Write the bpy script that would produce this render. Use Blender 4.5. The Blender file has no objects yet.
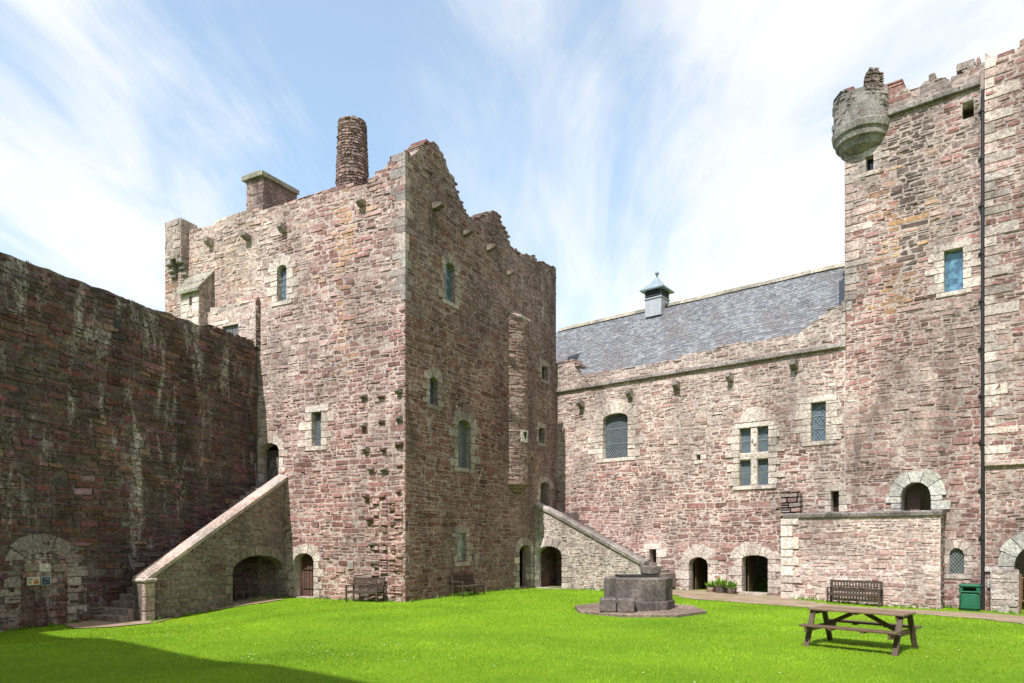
import bpy, bmesh, math, random
import numpy as np
from mathutils import Vector, Matrix, noise
from mathutils.geometry import tessellate_polygon, delaunay_2d_cdt

R = math.radians
F, CX, HY, E = 690.0, 512.0, 540.0, 2.4          # focal length in px, centre column, eye-level row, eye height
scene = bpy.context.scene
COL = scene.collection
rng = random.Random(11)

# ------------------------------------------------------------------ ground height
CP = np.array([(7, 13.7, .25), (4, 22, .17), (-4.3, 28, -.13), (2.5, 39, -.2), (-15.6, 21.1, -.41), (-12.8, 24, -.44),
               (-10, 31, -.16), (12.3, 31, -.165), (17, 27.3, -.295), (18.6, 27.5, -.35), (-2.4, 10.1, .33), (0, 0, .6),
               (10, 0, .5), (-8, 14, .05), (10, 20, .05), (0, 30, -.08), (8, 34, -.12), (20, 20, -.2), (-3, 22, .1),
               (-20, 40, -.4), (30, 40, -.4), (60, 0, -.4), (-60, 0, -.4), (0, 90, -.5), (0, -60, 0), (22, 26, -.45)], float)


def gnp(x, y):
    x = np.asarray(x, float); y = np.asarray(y, float)
    w = 1.0 / (((x[..., None] - CP[:, 0]) ** 2 + (y[..., None] - CP[:, 1]) ** 2) + 3.0) ** 1.6
    return (w * CP[:, 2]).sum(-1) / w.sum(-1)


def g(x, y):
    return float(gnp(np.array([x]), np.array([y]))[0])


def gp(px, py):
    D = F * E / (py - HY)
    for _ in range(30):
        x = (px - CX) / F * D
        D = .5 * D + .5 * F * (E - g(x, D)) / (py - HY)
    return (px - CX) / F * D, D


# ------------------------------------------------------------------ planes of the walls
class Plane:
    def __init__(s, P, az):
        s.P = Vector((P[0], P[1], 0)); a = R(az)
        s.d = Vector((math.sin(a), math.cos(a), 0)); n = Vector((s.d.y, -s.d.x, 0))
        s.n = n if n.dot(-s.P) > 0 else -n
        s.az = az

    def at(s, u, z, o=0.0):
        p = s.P + s.d * u + s.n * o
        return Vector((p.x, p.y, z))

    def u(s, px, o=0.0):
        k = (px - CX) / F
        p = s.P + s.n * o
        return (k * p.y - p.x) / (s.d.x - k * s.d.y)

    def uz(s, px, py, o=0.0):
        u = s.u(px, o); y = s.at(u, 0, o).y
        return u, E + (HY - py) / F * y

    def shift(s, o):
        q = Plane((s.P.x, s.P.y), s.az); q.n = s.n.copy(); q.P = s.P + s.n * o
        return q


class Cyl:
    """a round wall: u runs along the arc"""
    def __init__(s, c, rad, taper=0.0, zref=0.0, a0=0.0):
        s.c = Vector((c[0], c[1], 0)); s.r = rad; s.t = taper; s.z0 = zref; s.a0 = a0

    def at(s, u, z, o=0.0):
        a = s.a0 + u / s.r; r = s.r + o - s.t * (z - s.z0)
        return Vector((s.c.x + math.sin(a) * r, s.c.y - math.cos(a) * r, z))


# ------------------------------------------------------------------ mesh builder
class MB:
    def __init__(s):
        s.v = []; s.f = []; s.c = []

    def add(s, vs, fs, col=(.5, .5, .5)):
        b = len(s.v); s.v.extend(vs); s.c.extend([col] * len(vs))
        s.f.extend([[i + b for i in f] for f in fs])

    def obj(s, name, mat, parent=None, recalc=True, smooth=False):
        me = bpy.data.meshes.new(name)
        me.from_pydata([tuple(v) for v in s.v], [], s.f)
        if recalc:
            bm = bmesh.new(); bm.from_mesh(me); bmesh.ops.recalc_face_normals(bm, faces=bm.faces); bm.to_mesh(me); bm.free()
        at = me.color_attributes.new('Col', 'FLOAT_COLOR', 'POINT')
        arr = np.ones((len(s.c), 4), np.float32); arr[:, :3] = np.array(s.c, np.float32).reshape(-1, 3)
        at.data.foreach_set('color', arr.ravel())
        if smooth:
            me.polygons.foreach_set('use_smooth', [True] * len(me.polygons))
        me.materials.append(mat)
        me.update()
        o = bpy.data.objects.new(name, me); COL.objects.link(o)
        if parent is not None:
            o.parent = parent
            if parent.type == 'EMPTY':
                o.matrix_parent_inverse = Matrix.Translation(-parent.location)
        return o


def tag(o, label=None, cat=None, group=None, kind=None):
    if label: o['label'] = label
    if cat: o['category'] = cat
    if group: o['group'] = group
    if kind: o['kind'] = kind
    return o


def thing(name, loc, label, cat, group=None):
    o = bpy.data.objects.new(name, None); COL.objects.link(o)
    o.empty_display_size = .3
    o.location = loc
    return tag(o, label, cat, group)


def copy_tree(o, parent=None):
    c = o.copy(); COL.objects.link(c)
    if parent is not None: c.parent = parent
    for ch in [k for k in bpy.data.objects if k.parent == o]:
        copy_tree(ch, c)
    return c


def prism(mb, fr, poly, f, b, bev, col, tilt=0.0, rg=None):
    """block with outline poly (u,z) from depth b out to f, its front edge bevelled"""
    n = len(poly); cu = sum(p[0] for p in poly) / n; cz = sum(p[1] for p in poly) / n
    hu = max(abs(p[0] - cu) for p in poly) + 1e-6; hz = max(abs(p[1] - cz) for p in poly) + 1e-6
    su = max(.5, 1 - bev / hu); sz = max(.5, 1 - bev / hz)
    tu = tz = 0
    if rg and tilt: tu = rg.uniform(-tilt, tilt); tz = rg.uniform(-tilt, tilt)
    vs = [fr.at(u, z, b) for u, z in poly]
    mid = [fr.at(u, z, f - bev * .8) for u, z in poly] if bev > .02 else None
    fs = []
    if mid:
        vs += mid
        fs += [[i, (i + 1) % n, n + (i + 1) % n, n + i] for i in range(n)]
        k = n
    else:
        k = 0
    m = len(vs)
    vs += [fr.at(cu + (u - cu) * su, cz + (z - cz) * sz, f + tu * (u - cu) / hu + tz * (z - cz) / hz) for u, z in poly]
    fs += [[k + i, k + (i + 1) % n, m + (i + 1) % n, m + i] for i in range(n)]
    fs.append([m + i for i in range(n)])
    fs.append(list(range(n - 1, -1, -1)))
    mb.add(vs, fs, col)


def rect(u0, u1, z0, z1):
    return [(u0, z0), (u1, z0), (u1, z1), (u0, z1)]


def box(mb, c, d, rz=0.0, col=(.5, .5, .5), bev=0.0):
    """box centred on c with sizes d, turned by rz; bev chamfers the vertical and top edges"""
    x, y, z = d[0] / 2, d[1] / 2, d[2] / 2
    ca, sa = math.cos(rz), math.sin(rz)
    def T(px, py, pz): return Vector((c[0] + px * ca - py * sa, c[1] + px * sa + py * ca, c[2] + pz))
    if bev <= 0:
        vs = [T(a, b, e) for e in (-z, z) for a, b in ((-x, -y), (x, -y), (x, y), (-x, y))]
        mb.add(vs, [[0, 3, 2, 1], [4, 5, 6, 7], [0, 1, 5, 4], [1, 2, 6, 5], [2, 3, 7, 6], [3, 0, 4, 7]], col)
        return
    def ring(x, y, k): return [(-x + k, -y), (x - k, -y), (x, -y + k), (x, y - k), (x - k, y), (-x + k, y), (-x, y - k), (-x, -y + k)]
    lv = [(-z, bev, bev), (-z + bev, 0, bev), (z - bev, 0, bev), (z, bev, bev)]
    vs = []
    for zz, ins, k in lv:
        vs += [T(a, b, zz) for a, b in ring(x - ins, y - ins, k)]
    fs = [[i * 8 + j, i * 8 + (j + 1) % 8, (i + 1) * 8 + (j + 1) % 8, (i + 1) * 8 + j] for i in range(3) for j in range(8)]
    fs += [list(range(7, -1, -1)), list(range(24, 32))]
    mb.add(vs, fs, col)


def bar(mb, p, q, w, h, col=(.5, .5, .5), up=(0, 0, 1)):
    p = Vector(p); q = Vector(q); d = (q - p).normalized(); up = Vector(up)
    s = d.cross(up)
    if s.length < 1e-4: s = d.cross(Vector((0, 1, 0)))
    s.normalize(); t = s.cross(d).normalized()
    vs = []
    for e in (p, q):
        for a, b in ((-1, -1), (1, -1), (1, 1), (-1, 1)):
            vs.append(e + s * (a * w / 2) + t * (b * h / 2))
    mb.add(vs, [[0, 3, 2, 1], [4, 5, 6, 7], [0, 1, 5, 4], [1, 2, 6, 5], [2, 3, 7, 6], [3, 0, 4, 7]], col)


def tube(mb, pts, r, n=8, col=(.5, .5, .5)):
    rings = []
    pts = [Vector(p) for p in pts]
    for i, p in enumerate(pts):
        d = (pts[min(i + 1, len(pts) - 1)] - pts[max(i - 1, 0)]).normalized()
        s = d.cross(Vector((0, 0, 1)))
        if s.length < 1e-3: s = Vector((1, 0, 0))
        s.normalize(); t = s.cross(d)
        rings.append([p + s * math.cos(2 * math.pi * k / n) * r + t * math.sin(2 * math.pi * k / n) * r for k in range(n)])
    vs = [v for rr in rings for v in rr]
    fs = [[i * n + k, i * n + (k + 1) % n, (i + 1) * n + (k + 1) % n, (i + 1) * n + k] for i in range(len(pts) - 1) for k in range(n)]
    fs += [list(range(n)), list(range((len(pts) - 1) * n, len(pts) * n))]
    mb.add(vs, fs, col)


def lathe(mb, c, prof, n=24, col=(.5, .5, .5), a0=0.0, jit=0.0):
    vs = []; m = len(prof)
    for r, z in prof:
        for k in range(n):
            a = a0 + 2 * math.pi * k / n; rr = r * (1 + rng.uniform(-jit, jit))
            vs.append(Vector((c[0] + math.cos(a) * rr, c[1] + math.sin(a) * rr, c[2] + z)))
    fs = [[i * n + k, i * n + (k + 1) % n, (i + 1) * n + (k + 1) % n, (i + 1) * n + k] for i in range(m - 1) for k in range(n)]
    fs += [list(range(n - 1, -1, -1)), list(range((m - 1) * n, m * n))]
    mb.add(vs, fs, col)


# ------------------------------------------------------------------ openings
class Op:
    def __init__(s, u0, u1, z0, z1, rise=0.0):
        s.u0, s.u1 = min(u0, u1), max(u0, u1); s.z0, s.z1 = z0, z1; s.r = min(rise, z1 - z0)
        s.c = (s.u0 + s.u1) / 2; s.h = (s.u1 - s.u0) / 2; s.zs = z1 - s.r

    def half(s, z):
        if z <= s.zs or s.r <= 0: return s.h
        q = (z - s.zs) / s.r
        return s.h * math.sqrt(max(0, 1 - q * q))

    def poly(s, n=10, m=0.0):
        h = s.h - m
        p = [(s.c - h, s.z0 + m), (s.c + h, s.z0 + m)]
        if s.r <= 0:
            return p + [(s.c + h, s.z1 - m), (s.c - h, s.z1 - m)]
        for k in range(n + 1):
            a = math.pi * k / n
            p.append((s.c + h * math.cos(a), s.zs + (s.r - m) * math.sin(a)))
        return p

    def span(s, za, zb):
        if zb < s.z0 or za > s.z1: return None
        h = max(s.half(max(za, s.z0)), s.half(min(zb, s.z1)))
        return (s.c - h, s.c + h)


def opx(pl, x0, x1, yt, yb, rise=0.0, o=0.0):
    u0, u1 = pl.u(x0, o), pl.u(x1, o); y = pl.at((u0 + u1) / 2, 0, o).y
    return Op(u0, u1, E + (HY - yb) / F * y, E + (HY - yt) / F * y, rise * y / F)


def top_of(pl, pts, o=0.0):
    P = sorted(pl.uz(x, y, o) for x, y in pts)
    U = [p[0] for p in P]; Z = [p[1] for p in P]
    return lambda u: float(np.interp(u, U, Z))


def slab(mb, fr, u0, u1, z0, topf, ops, T, col, rg, step=.3, drop=.1, o=0.0):
    outer = [(u0, z0), (u1, z0)]
    n = max(2, int((u1 - u0) / step))
    for i in range(n, -1, -1):
        u = u0 + (u1 - u0) * i / n
        outer.append((u, topf(u) - drop - rg.uniform(0, .06)))
    loops = [outer] + [q.poly() for q in ops]
    flat = [p for l in loops for p in l]
    tris = tessellate_polygon([[Vector((p[0], p[1], 0)) for p in l] for l in loops])
    N = len(flat)
    vs = [fr.at(u, z, o) for u, z in flat] + [fr.at(u, z, o - T) for u, z in flat]
    fs = [list(t) for t in tris] + [[i + N for i in reversed(t)] for t in tris]
    b = 0
    for l in loops:
        m = len(l)
        fs += [[b + i, b + (i + 1) % m, N + b + (i + 1) % m, N + b + i] for i in range(m)]
        b += m
    mb.add(vs, fs, col)


def lay(mb, fr, L0, L1, z0, z1, topf, ops, colf, rg, hs=(.10, .26), ws=(.17, .56), T=.8, pro=(.0, .022), gap=.022, seed=0.0, bev=.022,
        full=.3, wave=1.0, jit=1.0):
    """coursed rubble: every stone a bevelled block of its own outline, course lines wander"""
    def wav(u, z):
        return wave * (.09 * noise.noise((u * .33, z * .3, seed)) + .035 * noise.noise((u * 1.3, z * .9, seed + 7)))
    z = z0
    while z < z1:
        h = rg.uniform(*hs)
        if rg.random() < .12: h *= 1.35
        u = L0 - rg.random() * .4
        while u < L1:
            w = rg.uniform(*ws) * (.65 + h / hs[1] * .6)
            if rg.random() < .13: w *= 1.6
            a = max(u, L0); b = min(u + w, L1); u += w
            um = (a + b) / 2; zm = z + h / 2
            tz = topf(um)
            if zm > tz or b - a < .05: continue
            pcs = [(a, b)]
            for q in ops:
                sp = q.span(z + .01, z + h - .01)
                if not sp: continue
                nx = []
                for (c, d) in pcs:
                    if sp[1] <= c or sp[0] >= d: nx.append((c, d)); continue
                    if sp[0] > c: nx.append((c, sp[0]))
                    if sp[1] < d: nx.append((sp[1], d))
                pcs = nx
            for (c, d) in pcs:
                if d - c < .07: continue
                zz = [(z, z + h)]
                if h > .14 and rg.random() < .22:
                    m = z + h * rg.uniform(.35, .65); zz = [(z, m), (m, z + h)]
                for (za, zb) in zz:
                    gp_ = gap * rg.uniform(.5, 1.7) / 2
                    j = lambda s: rg.uniform(-s, s) * jit
                    c2, d2 = c + gp_, d - gp_
                    ch = min(.045, (d2 - c2) * .25) * rg.uniform(.5, 1.3); cv = (zb - za) * rg.uniform(.15, .34)
                    P = [(c2 + ch, za + gp_ + j(.014)), (d2 - ch, za + gp_ + j(.014)), (d2 + j(.010), za + cv), (d2 + j(.006), zb - cv),
                         (d2 - ch, zb - gp_ + j(.01)), (c2 + ch, zb - gp_ + j(.01)), (c2 + j(.006), zb - cv), (c2 + j(.006), za + cv)]
                    P = [(p, q + wav(p, q)) for p, q in P]
                    f = rg.uniform(*pro); sk = rg.uniform(-.03, .03) * jit; P = [(p, q + (p - (c + d) / 2) * sk) for p, q in P]
                    if rg.random() < .06: f += .025
                    bk = -T if zb > tz - full else -.03
                    prism(mb, fr, P, f, bk, min(bev, .019), colf((c + d) / 2, (za + zb) / 2, rg), tilt=.02, rg=rg)
        z += h


def worn(P, rg, k=.02):
    """knock the corners off a dressed block and wander its edges"""
    o = []; n = len(P)
    for i in range(n):
        a, b, c = P[i - 1], P[i], P[(i + 1) % n]
        for q in (a, c):
            d = math.hypot(q[0] - b[0], q[1] - b[1]) or 1e-6; t = min(.3, rg.uniform(.4, 2.2) * k / d)
            o.append((b[0] + (q[0] - b[0]) * t + rg.uniform(-k, k) * .25, b[1] + (q[1] - b[1]) * t + rg.uniform(-k, k) * .25))
    return o


def surround(mb, pl, o, w, pal, rg, proud=.036, sill=True, lintel=.3, back=-.28, jh=(.24, .42), o2=0.0):
    """dressed stones round an opening: long-and-short jambs, voussoirs or lintel, sill"""
    e = .012
    def pc():
        c = rg.choice(pal); k = rg.uniform(.78, 1.06); return tuple(x * k for x in c)
    for s in (-1, 1):
        z = o.z0; i = rg.randint(0, 1)
        while z < o.zs - .03:
            h = min(rg.uniform(*jh), o.zs - z)
            if o.zs - z - h < .1: h = o.zs - z
            ww = w * (rg.uniform(.7, 1.05) if i % 2 else rg.uniform(1.2, 1.9)); i += 1
            a, b = o.c + s * (o.h - e), o.c + s * (o.h + ww)
            prism(mb, pl, worn(rect(min(a, b) + .004, max(a, b), z + .004, z + h - .004), rg), proud + rg.uniform(-.008, .008), back, .012, pc(), .004, rg)
            z += h
    if o.r > 0:
        L = math.pi * (o.h + o.r) / 2; n = max(5, int(L / .34)); n += 1 - n % 2
        for k in range(n):
            a0 = math.pi * k / n + .006; a1 = math.pi * (k + 1) / n - .006; ww = w * rg.uniform(.95, 1.4)
            P = []
            for a in (a0, (a0 + a1) / 2, a1): P.append((o.c + (o.h - e) * math.cos(a), o.zs + (o.r - e) * math.sin(a)))
            for a in (a1, (a0 + a1) / 2, a0): P.append((o.c + (o.h + ww) * math.cos(a), o.zs + (o.r + ww) * math.sin(a)))
            prism(mb, pl, worn(P, rg, .014), proud + rg.uniform(-.008, .008), back, .012, pc(), .004, rg)
    elif lintel:
        m = rg.uniform(-.3, .3) * o.h
        prism(mb, pl, worn(rect(o.u0 - w * 1.05, o.u1 + w * .9, o.z1 - e, o.z1 + lintel), rg, .03), proud + .006, back, .02, pc())
    if sill:
        prism(mb, pl, worn(rect(o.u0 - w * .8, o.u1 + w * .9, o.z0 - .2, o.z0 + e), rg, .03), proud + .012, back, .02, pc())


def glazing(pl, o, parent, mats, off=-.24, pitch=.2, name='window', lead=True, hbars=0, sur=None, mcol=(.04, .055, .075), label=None):
    mb = MB(); P = o.poly()
    mb.add([pl.at(u, z, off) for u, z in P] + [pl.at(u, z, off - .05) for u, z in P],
           [list(range(len(P))), list(range(2 * len(P) - 1, len(P) - 1, -1))], mcol)
    w = mb.obj(name, mats['glass'], parent)
    if label: w['label'] = label
    if lead:
        lb = MB(); c = (.2, .22, .23)
        H = o.z1 - o.z0; W = 2 * o.h
        ins = lambda u, z: o.z0 < z < o.z1 and abs(u - o.c) < o.half(z)
        for s in (-1, 1):
            k = -int((H + W) / pitch) - 2
            while k * pitch < H + W:
                pts = []
                for i in range(0, 61):
                    u = o.u0 + W * i / 60
                    z = o.z0 + k * pitch + s * (u - o.u0) * 1.35
                    if ins(u, z): pts.append((u, z))
                if len(pts) > 1:
                    bar(lb, pl.at(*pts[0], off + .008), pl.at(*pts[-1], off + .008), .016, .012, c, up=pl.n)
                k += 1
        for i in range(hbars):
            z = o.z0 + H * (i + 1) / (hbars + 1); hh = o.half(z)
            bar(lb, pl.at(o.c - hh, z, off + .015), pl.at(o.c + hh, z, off + .015), .03, .03, c)
        if lb.v: lb.obj('leading', mats['lead'], w)
    if sur is not None: sur.obj('surround', mats['dressed'], w)
    return w


# ------------------------------------------------------------------ materials
def new_mat(name):
    m = bpy.data.materials.new(name); m.use_nodes = True
    nt = m.node_tree; b = nt.nodes['Principled BSDF']
    return m, nt, b


def N(nt, t, **k):
    n = nt.nodes.new(t)
    for a, v in k.items(): setattr(n, a, v)
    return n


def noise_node(nt, vec, scale, detail=5, rough=.6, dist=0.0):
    n = N(nt, 'ShaderNodeTexNoise'); n.inputs['Scale'].default_value = scale; n.inputs['Detail'].default_value = detail
    n.inputs['Roughness'].default_value = rough; n.inputs['Distortion'].default_value = dist
    nt.links.new(vec, n.inputs['Vector']); return n.outputs['Fac']


def ramp(nt, fac, a, b, va=0.0, vb=1.0):
    n = N(nt, 'ShaderNodeMapRange'); n.interpolation_type = 'SMOOTHSTEP'
    for i, v in ((1, a), (2, b), (3, va), (4, vb)): n.inputs[i].default_value = v
    nt.links.new(fac, n.inputs[0]); return n.outputs[0]


def math_n(nt, op, a, b=None):
    n = N(nt, 'ShaderNodeMath'); n.operation = op
    for i, v in enumerate((a, b)):
        if v is None: continue
        if isinstance(v, (int, float)): n.inputs[i].default_value = v
        else: nt.links.new(v, n.inputs[i])
    return n.outputs[0]


def mix(nt, fac, a, b, mode='MIX'):
    n = N(nt, 'ShaderNodeMix'); n.data_type = 'RGBA'; n.blend_type = mode
    for i, v in ((0, fac), (6, a), (7, b)):
        if isinstance(v, (int, float)): n.inputs[i].default_value = v
        elif isinstance(v, tuple): n.inputs[i].default_value = (*v, 1)
        else: nt.links.new(v, n.inputs[i])
    return n.outputs[2]


def objco(nt, sx=1, sy=1, sz=1):
    t = N(nt, 'ShaderNodeTexCoord'); m = N(nt, 'ShaderNodeMapping'); m.inputs['Scale'].default_value = (sx, sy, sz)
    nt.links.new(t.outputs['Object'], m.inputs['Vector']); return m.outputs[0]


def bump(nt, b, h, strength, dist):
    n = N(nt, 'ShaderNodeBump'); n.inputs['Strength'].default_value = strength; n.inputs['Distance'].default_value = dist
    nt.links.new(h, n.inputs['Height']); nt.links.new(n.outputs[0], b.inputs['Normal'])


def masonry(name, wash=.0, lime=.0, dark=.0, lichen=.0, limecol=(.55, .52, .47), limelo=.62, lz=.3, lw=.1):
    m, nt, b = new_mat(name); L = nt.links
    a = N(nt, 'ShaderNodeAttribute', attribute_name='Col')
    co = objco(nt); fine = noise_node(nt, co, 9, 6, .7); mid = noise_node(nt, co, 2.2, 4, .6); grit = noise_node(nt, co, 38, 3, .7)
    k = ramp(nt, fine, .28, .74, .52, 1.38); k2 = ramp(nt, grit, .3, .7, .74, 1.2)
    c = mix(nt, 1.0, a.outputs['Color'], mixv(nt, math_n(nt, 'MULTIPLY', math_n(nt, 'MULTIPLY', k, k2), ramp(nt, noise_node(nt, objco(nt, 1, 1, .6), .55, 5, .62, .5), .3, .68, .66, 1.2))), 'MULTIPLY')
    if wash:
        f = math_n(nt, 'MULTIPLY', ramp(nt, noise_node(nt, objco(nt, 1, 1, .7), 1.0, 6, .72, .3), .42, .66), ramp(nt, noise_node(nt, objco(nt, 1, 1, 1.8), 5.5, 5, .7), .36, .62))
        c = mix(nt, math_n(nt, 'MULTIPLY', f, wash), c, (.54, .46, .405))
    if lime:
        st = noise_node(nt, objco(nt, 1.5, 1.5, lz), 1.5 if lw < .2 else .85, 7, .74, .5)
        f = math_n(nt, 'MULTIPLY', ramp(nt, st, limelo, limelo + lw), ramp(nt, fine, .38, .55))
        c = mix(nt, math_n(nt, 'MULTIPLY', f, lime), c, limecol)
    if dark:
        st = noise_node(nt, objco(nt, .9, .9, .22), 1.1, 5, .65, .6)
        c = mix(nt, math_n(nt, 'MULTIPLY', ramp(nt, st, .52, .7), dark), c, (.055, .047, .042))
    c = mix(nt, math_n(nt, 'MULTIPLY', ramp(nt, noise_node(nt, objco(nt, 1, 1, 1.7), 11, 5, .75, .4), .56, .66), .7), c, (.10, .075, .068))
    if lichen:
        f = math_n(nt, 'MULTIPLY', ramp(nt, noise_node(nt, co, 1.3, 5, .7), .58, .68), ramp(nt, noise_node(nt, co, 14, 4, .7), .45, .6))
        c = mix(nt, math_n(nt, 'MULTIPLY', f, lichen), c, (.42, .385, .35))
    L.new(c, b.inputs['Base Color']); b.inputs['Roughness'].default_value = .92
    b.inputs['Specular IOR Level'].default_value = .2
    bump(nt, b, math_n(nt, 'ADD', fine, math_n(nt, 'MULTIPLY', grit, .35)), .8, .03)
    return m


def mixv(nt, val):
    n = N(nt, 'ShaderNodeCombineColor')
    for i in range(3): nt.links.new(val, n.inputs[i])
    return n.outputs[0]


def attr_mat(name, rough=.6, spec=.4, bscale=30, bstr=.3, metal=0.0, var=.25, stretch=(1, 1, 1)):
    m, nt, b = new_mat(name); L = nt.links
    a = N(nt, 'ShaderNodeAttribute', attribute_name='Col')
    n = noise_node(nt, objco(nt, *stretch), bscale, 5, .65)
    c = mix(nt, 1.0, a.outputs['Color'], mixv(nt, ramp(nt, n, .25, .75, 1 - var, 1 + var)), 'MULTIPLY')
    L.new(c, b.inputs['Base Color']); b.inputs['Roughness'].default_value = rough
    b.inputs['Specular IOR Level'].default_value = spec; b.inputs['Metallic'].default_value = metal
    bump(nt, b, n, bstr, .01)
    return m


def grass_mat():
    m, nt, b = new_mat('turf'); L = nt.links
    co = objco(nt)
    big = noise_node(nt, co, .35, 4, .6); mid = noise_node(nt, co, 3.2, 5, .7); fine = noise_node(nt, objco(nt, 1, 1, 1), 45, 4, .75)
    c = mix(nt, ramp(nt, big, .35, .65), (.14, .29, .010), (.23, .385, .012))
    c = mix(nt, ramp(nt, mid, .5, .75, 0, .6), c, (.28, .38, .02))
    c = mix(nt, ramp(nt, fine, .3, .7, .55, 0), c, (.10, .2, .006))
    L.new(c, b.inputs['Base Color']); b.inputs['Roughness'].default_value = .85; b.inputs['Specular IOR Level'].default_value = .15
    bump(nt, b, math_n(nt, 'ADD', fine, math_n(nt, 'MULTIPLY', mid, .8)), 1.0, .05)
    return m


def blade_mat():
    m, nt, b = new_mat('grass blades'); L = nt.links
    a = N(nt, 'ShaderNodeAttribute', attribute_name='Col')
    L.new(a.outputs['Color'], b.inputs['Base Color']); b.inputs['Roughness'].default_value = .6; b.inputs['Specular IOR Level'].default_value = .25
    tr = N(nt, 'ShaderNodeBsdfTranslucent'); L.new(a.outputs['Color'], tr.inputs['Color'])
    mx = N(nt, 'ShaderNodeMixShader'); mx.inputs[0].default_value = .35
    L.new(b.outputs[0], mx.inputs[1]); L.new(tr.outputs[0], mx.inputs[2])
    L.new(mx.outputs[0], nt.nodes['Material Output'].inputs['Surface'])
    return m


def path_mat():
    m, nt, b = new_mat('worn earth and gravel'); L = nt.links
    co = objco(nt); n1 = noise_node(nt, co, 1.1, 5, .65); n2 = noise_node(nt, co, 26, 4, .7)
    c = mix(nt, ramp(nt, n1, .35, .65), (.24, .165, .105), (.36, .27, .2))
    c = mix(nt, ramp(nt, n2, .35, .7, .5, 0), c, (.14, .1, .07))
    c = mix(nt, ramp(nt, noise_node(nt, co, 2.6, 5, .7), .56, .66, 0, .8), c, (.13, .2, .02))
    L.new(c, b.inputs['Base Color']); b.inputs['Roughness'].default_value = .95
    bump(nt, b, n2, .7, .02)
    return m


def glass_mat():
    m, nt, b = new_mat('old window glass'); L = nt.links
    a = N(nt, 'ShaderNodeAttribute', attribute_name='Col')
    n = noise_node(nt, objco(nt), 7, 2, .5)
    v = N(nt, 'ShaderNodeTexVoronoi'); v.inputs['Scale'].default_value = 5.5; L.new(objco(nt), v.inputs['Vector'])
    sv = N(nt, 'ShaderNodeSeparateColor'); L.new(v.outputs['Color'], sv.inputs[0])
    c = mix(nt, 1.0, a.outputs['Color'], mixv(nt, math_n(nt, 'MULTIPLY', ramp(nt, n, .35, .65, .8, 1.2), ramp(nt, sv.outputs[0], 0, 1, .65, 1.35))), 'MULTIPLY')
    n = math_n(nt, 'ADD', n, math_n(nt, 'MULTIPLY', v.outputs['Distance'], .8))
    L.new(c, b.inputs['Base Color']); b.inputs['Roughness'].default_value = .12; b.inputs['Specular IOR Level'].default_value = .7
    bump(nt, b, n, .25, .03)
    return m


def wood_mat(name):
    m, nt, b = new_mat(name); L = nt.links
    a = N(nt, 'ShaderNodeAttribute', attribute_name='Col')
    n = noise_node(nt, objco(nt, 3, 30, 30), 2.5, 5, .65); n2 = noise_node(nt, objco(nt), 4, 4, .6)
    c = mix(nt, 1.0, a.outputs['Color'], mixv(nt, ramp(nt, n, .3, .7, .6, 1.35)), 'MULTIPLY')
    c = mix(nt, ramp(nt, n2, .5, .75, 0, .3), c, (.15, .12, .095))
    L.new(c, b.inputs['Base Color']); b.inputs['Roughness'].default_value = .72
    bump(nt, b, n, .4, .006)
    return m


M = {}
M['hall'] = masonry('pale red rubble', wash=.24, lime=.7, dark=.12, lichen=.25, limecol=(.6, .56, .5), limelo=.6)
M['keep'] = masonry('red rubble', wash=.2, lime=.7, dark=.28, lichen=.35, limecol=(.6, .55, .5), limelo=.6)
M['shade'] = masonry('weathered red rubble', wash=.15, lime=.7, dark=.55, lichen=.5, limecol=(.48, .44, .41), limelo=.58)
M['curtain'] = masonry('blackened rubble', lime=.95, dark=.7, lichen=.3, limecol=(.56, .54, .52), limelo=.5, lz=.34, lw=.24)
M['gate'] = masonry('red rubble with runs', wash=.12, lime=.5, dark=.45, lichen=.3, limelo=.63)
M['stair'] = masonry('mossy grey rubble', lime=.4, dark=.4, lichen=.6)
M['dressed'] = masonry('pale dressed stone', wash=.25, lime=.25, dark=.38, lichen=.25)
M['grey'] = masonry('grey weathered ashlar', lime=.2, dark=.55, lichen=.5)
M['slate'] = attr_mat('roof slate', .6, .35, 9, .4, var=.35)
M['wood'] = wood_mat('weathered brown wood')
M['lead'] = attr_mat('lead and iron', .55, .4, 20, .2)
M['iron'] = attr_mat('black cast iron', .6, .3, 25, .3)
M['paint'] = attr_mat('green painted metal', .45, .45, 8, .05, var=.12)
M['glass'] = glass_mat()
M['turf'] = grass_mat()
M['blade'] = blade_mat()
M['path'] = path_mat()
M['leaf'] = blade_mat(); M['leaf'].name = 'leaves'
M['plain'] = attr_mat('painted panel', .6, .3, 15, .05, var=.1)
M['copper'] = attr_mat('weathered metal roof', .4, .5, 6, .15, var=.2)

# ------------------------------------------------------------------ stone colours
RED = [(.26, .138, .122), (.305, .168, .150), (.345, .208, .188), (.205, .110, .100), (.375, .245, .222), (.285, .155, .138), (.325, .178, .16)]
PALE = [(.53, .425, .38), (.49, .385, .345), (.57, .475, .425), (.46, .355, .32), (.50, .38, .34), (.44, .325, .295)]
GREY = [(.32, .278, .262), (.37, .322, .302), (.27, .232, .22), (.395, .345, .322)]
RED = [(r * .95, gr * .875, b * .86) for r, gr, b in RED]
PALE = [(r * .97, gr * .945, b * .93) for r, gr, b in PALE]
BUFF = [(.62, .525, .46), (.575, .485, .43), (.65, .56, .50), (.55, .46, .405), (.595, .50, .445)]
DIM = [(.41, .345, .315), (.37, .306, .28), (.45, .38, .345), (.34, .28, .258)]


def sm(x, a, b):
    t = min(1, max(0, (x - a) / (b - a))); return t * t * (3 - 2 * t)


def pick(rg, pal, lo=.8, hi=1.18):
    c = rg.choice(pal); k = rg.uniform(lo, hi); return tuple(x * k for x in c)


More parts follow.
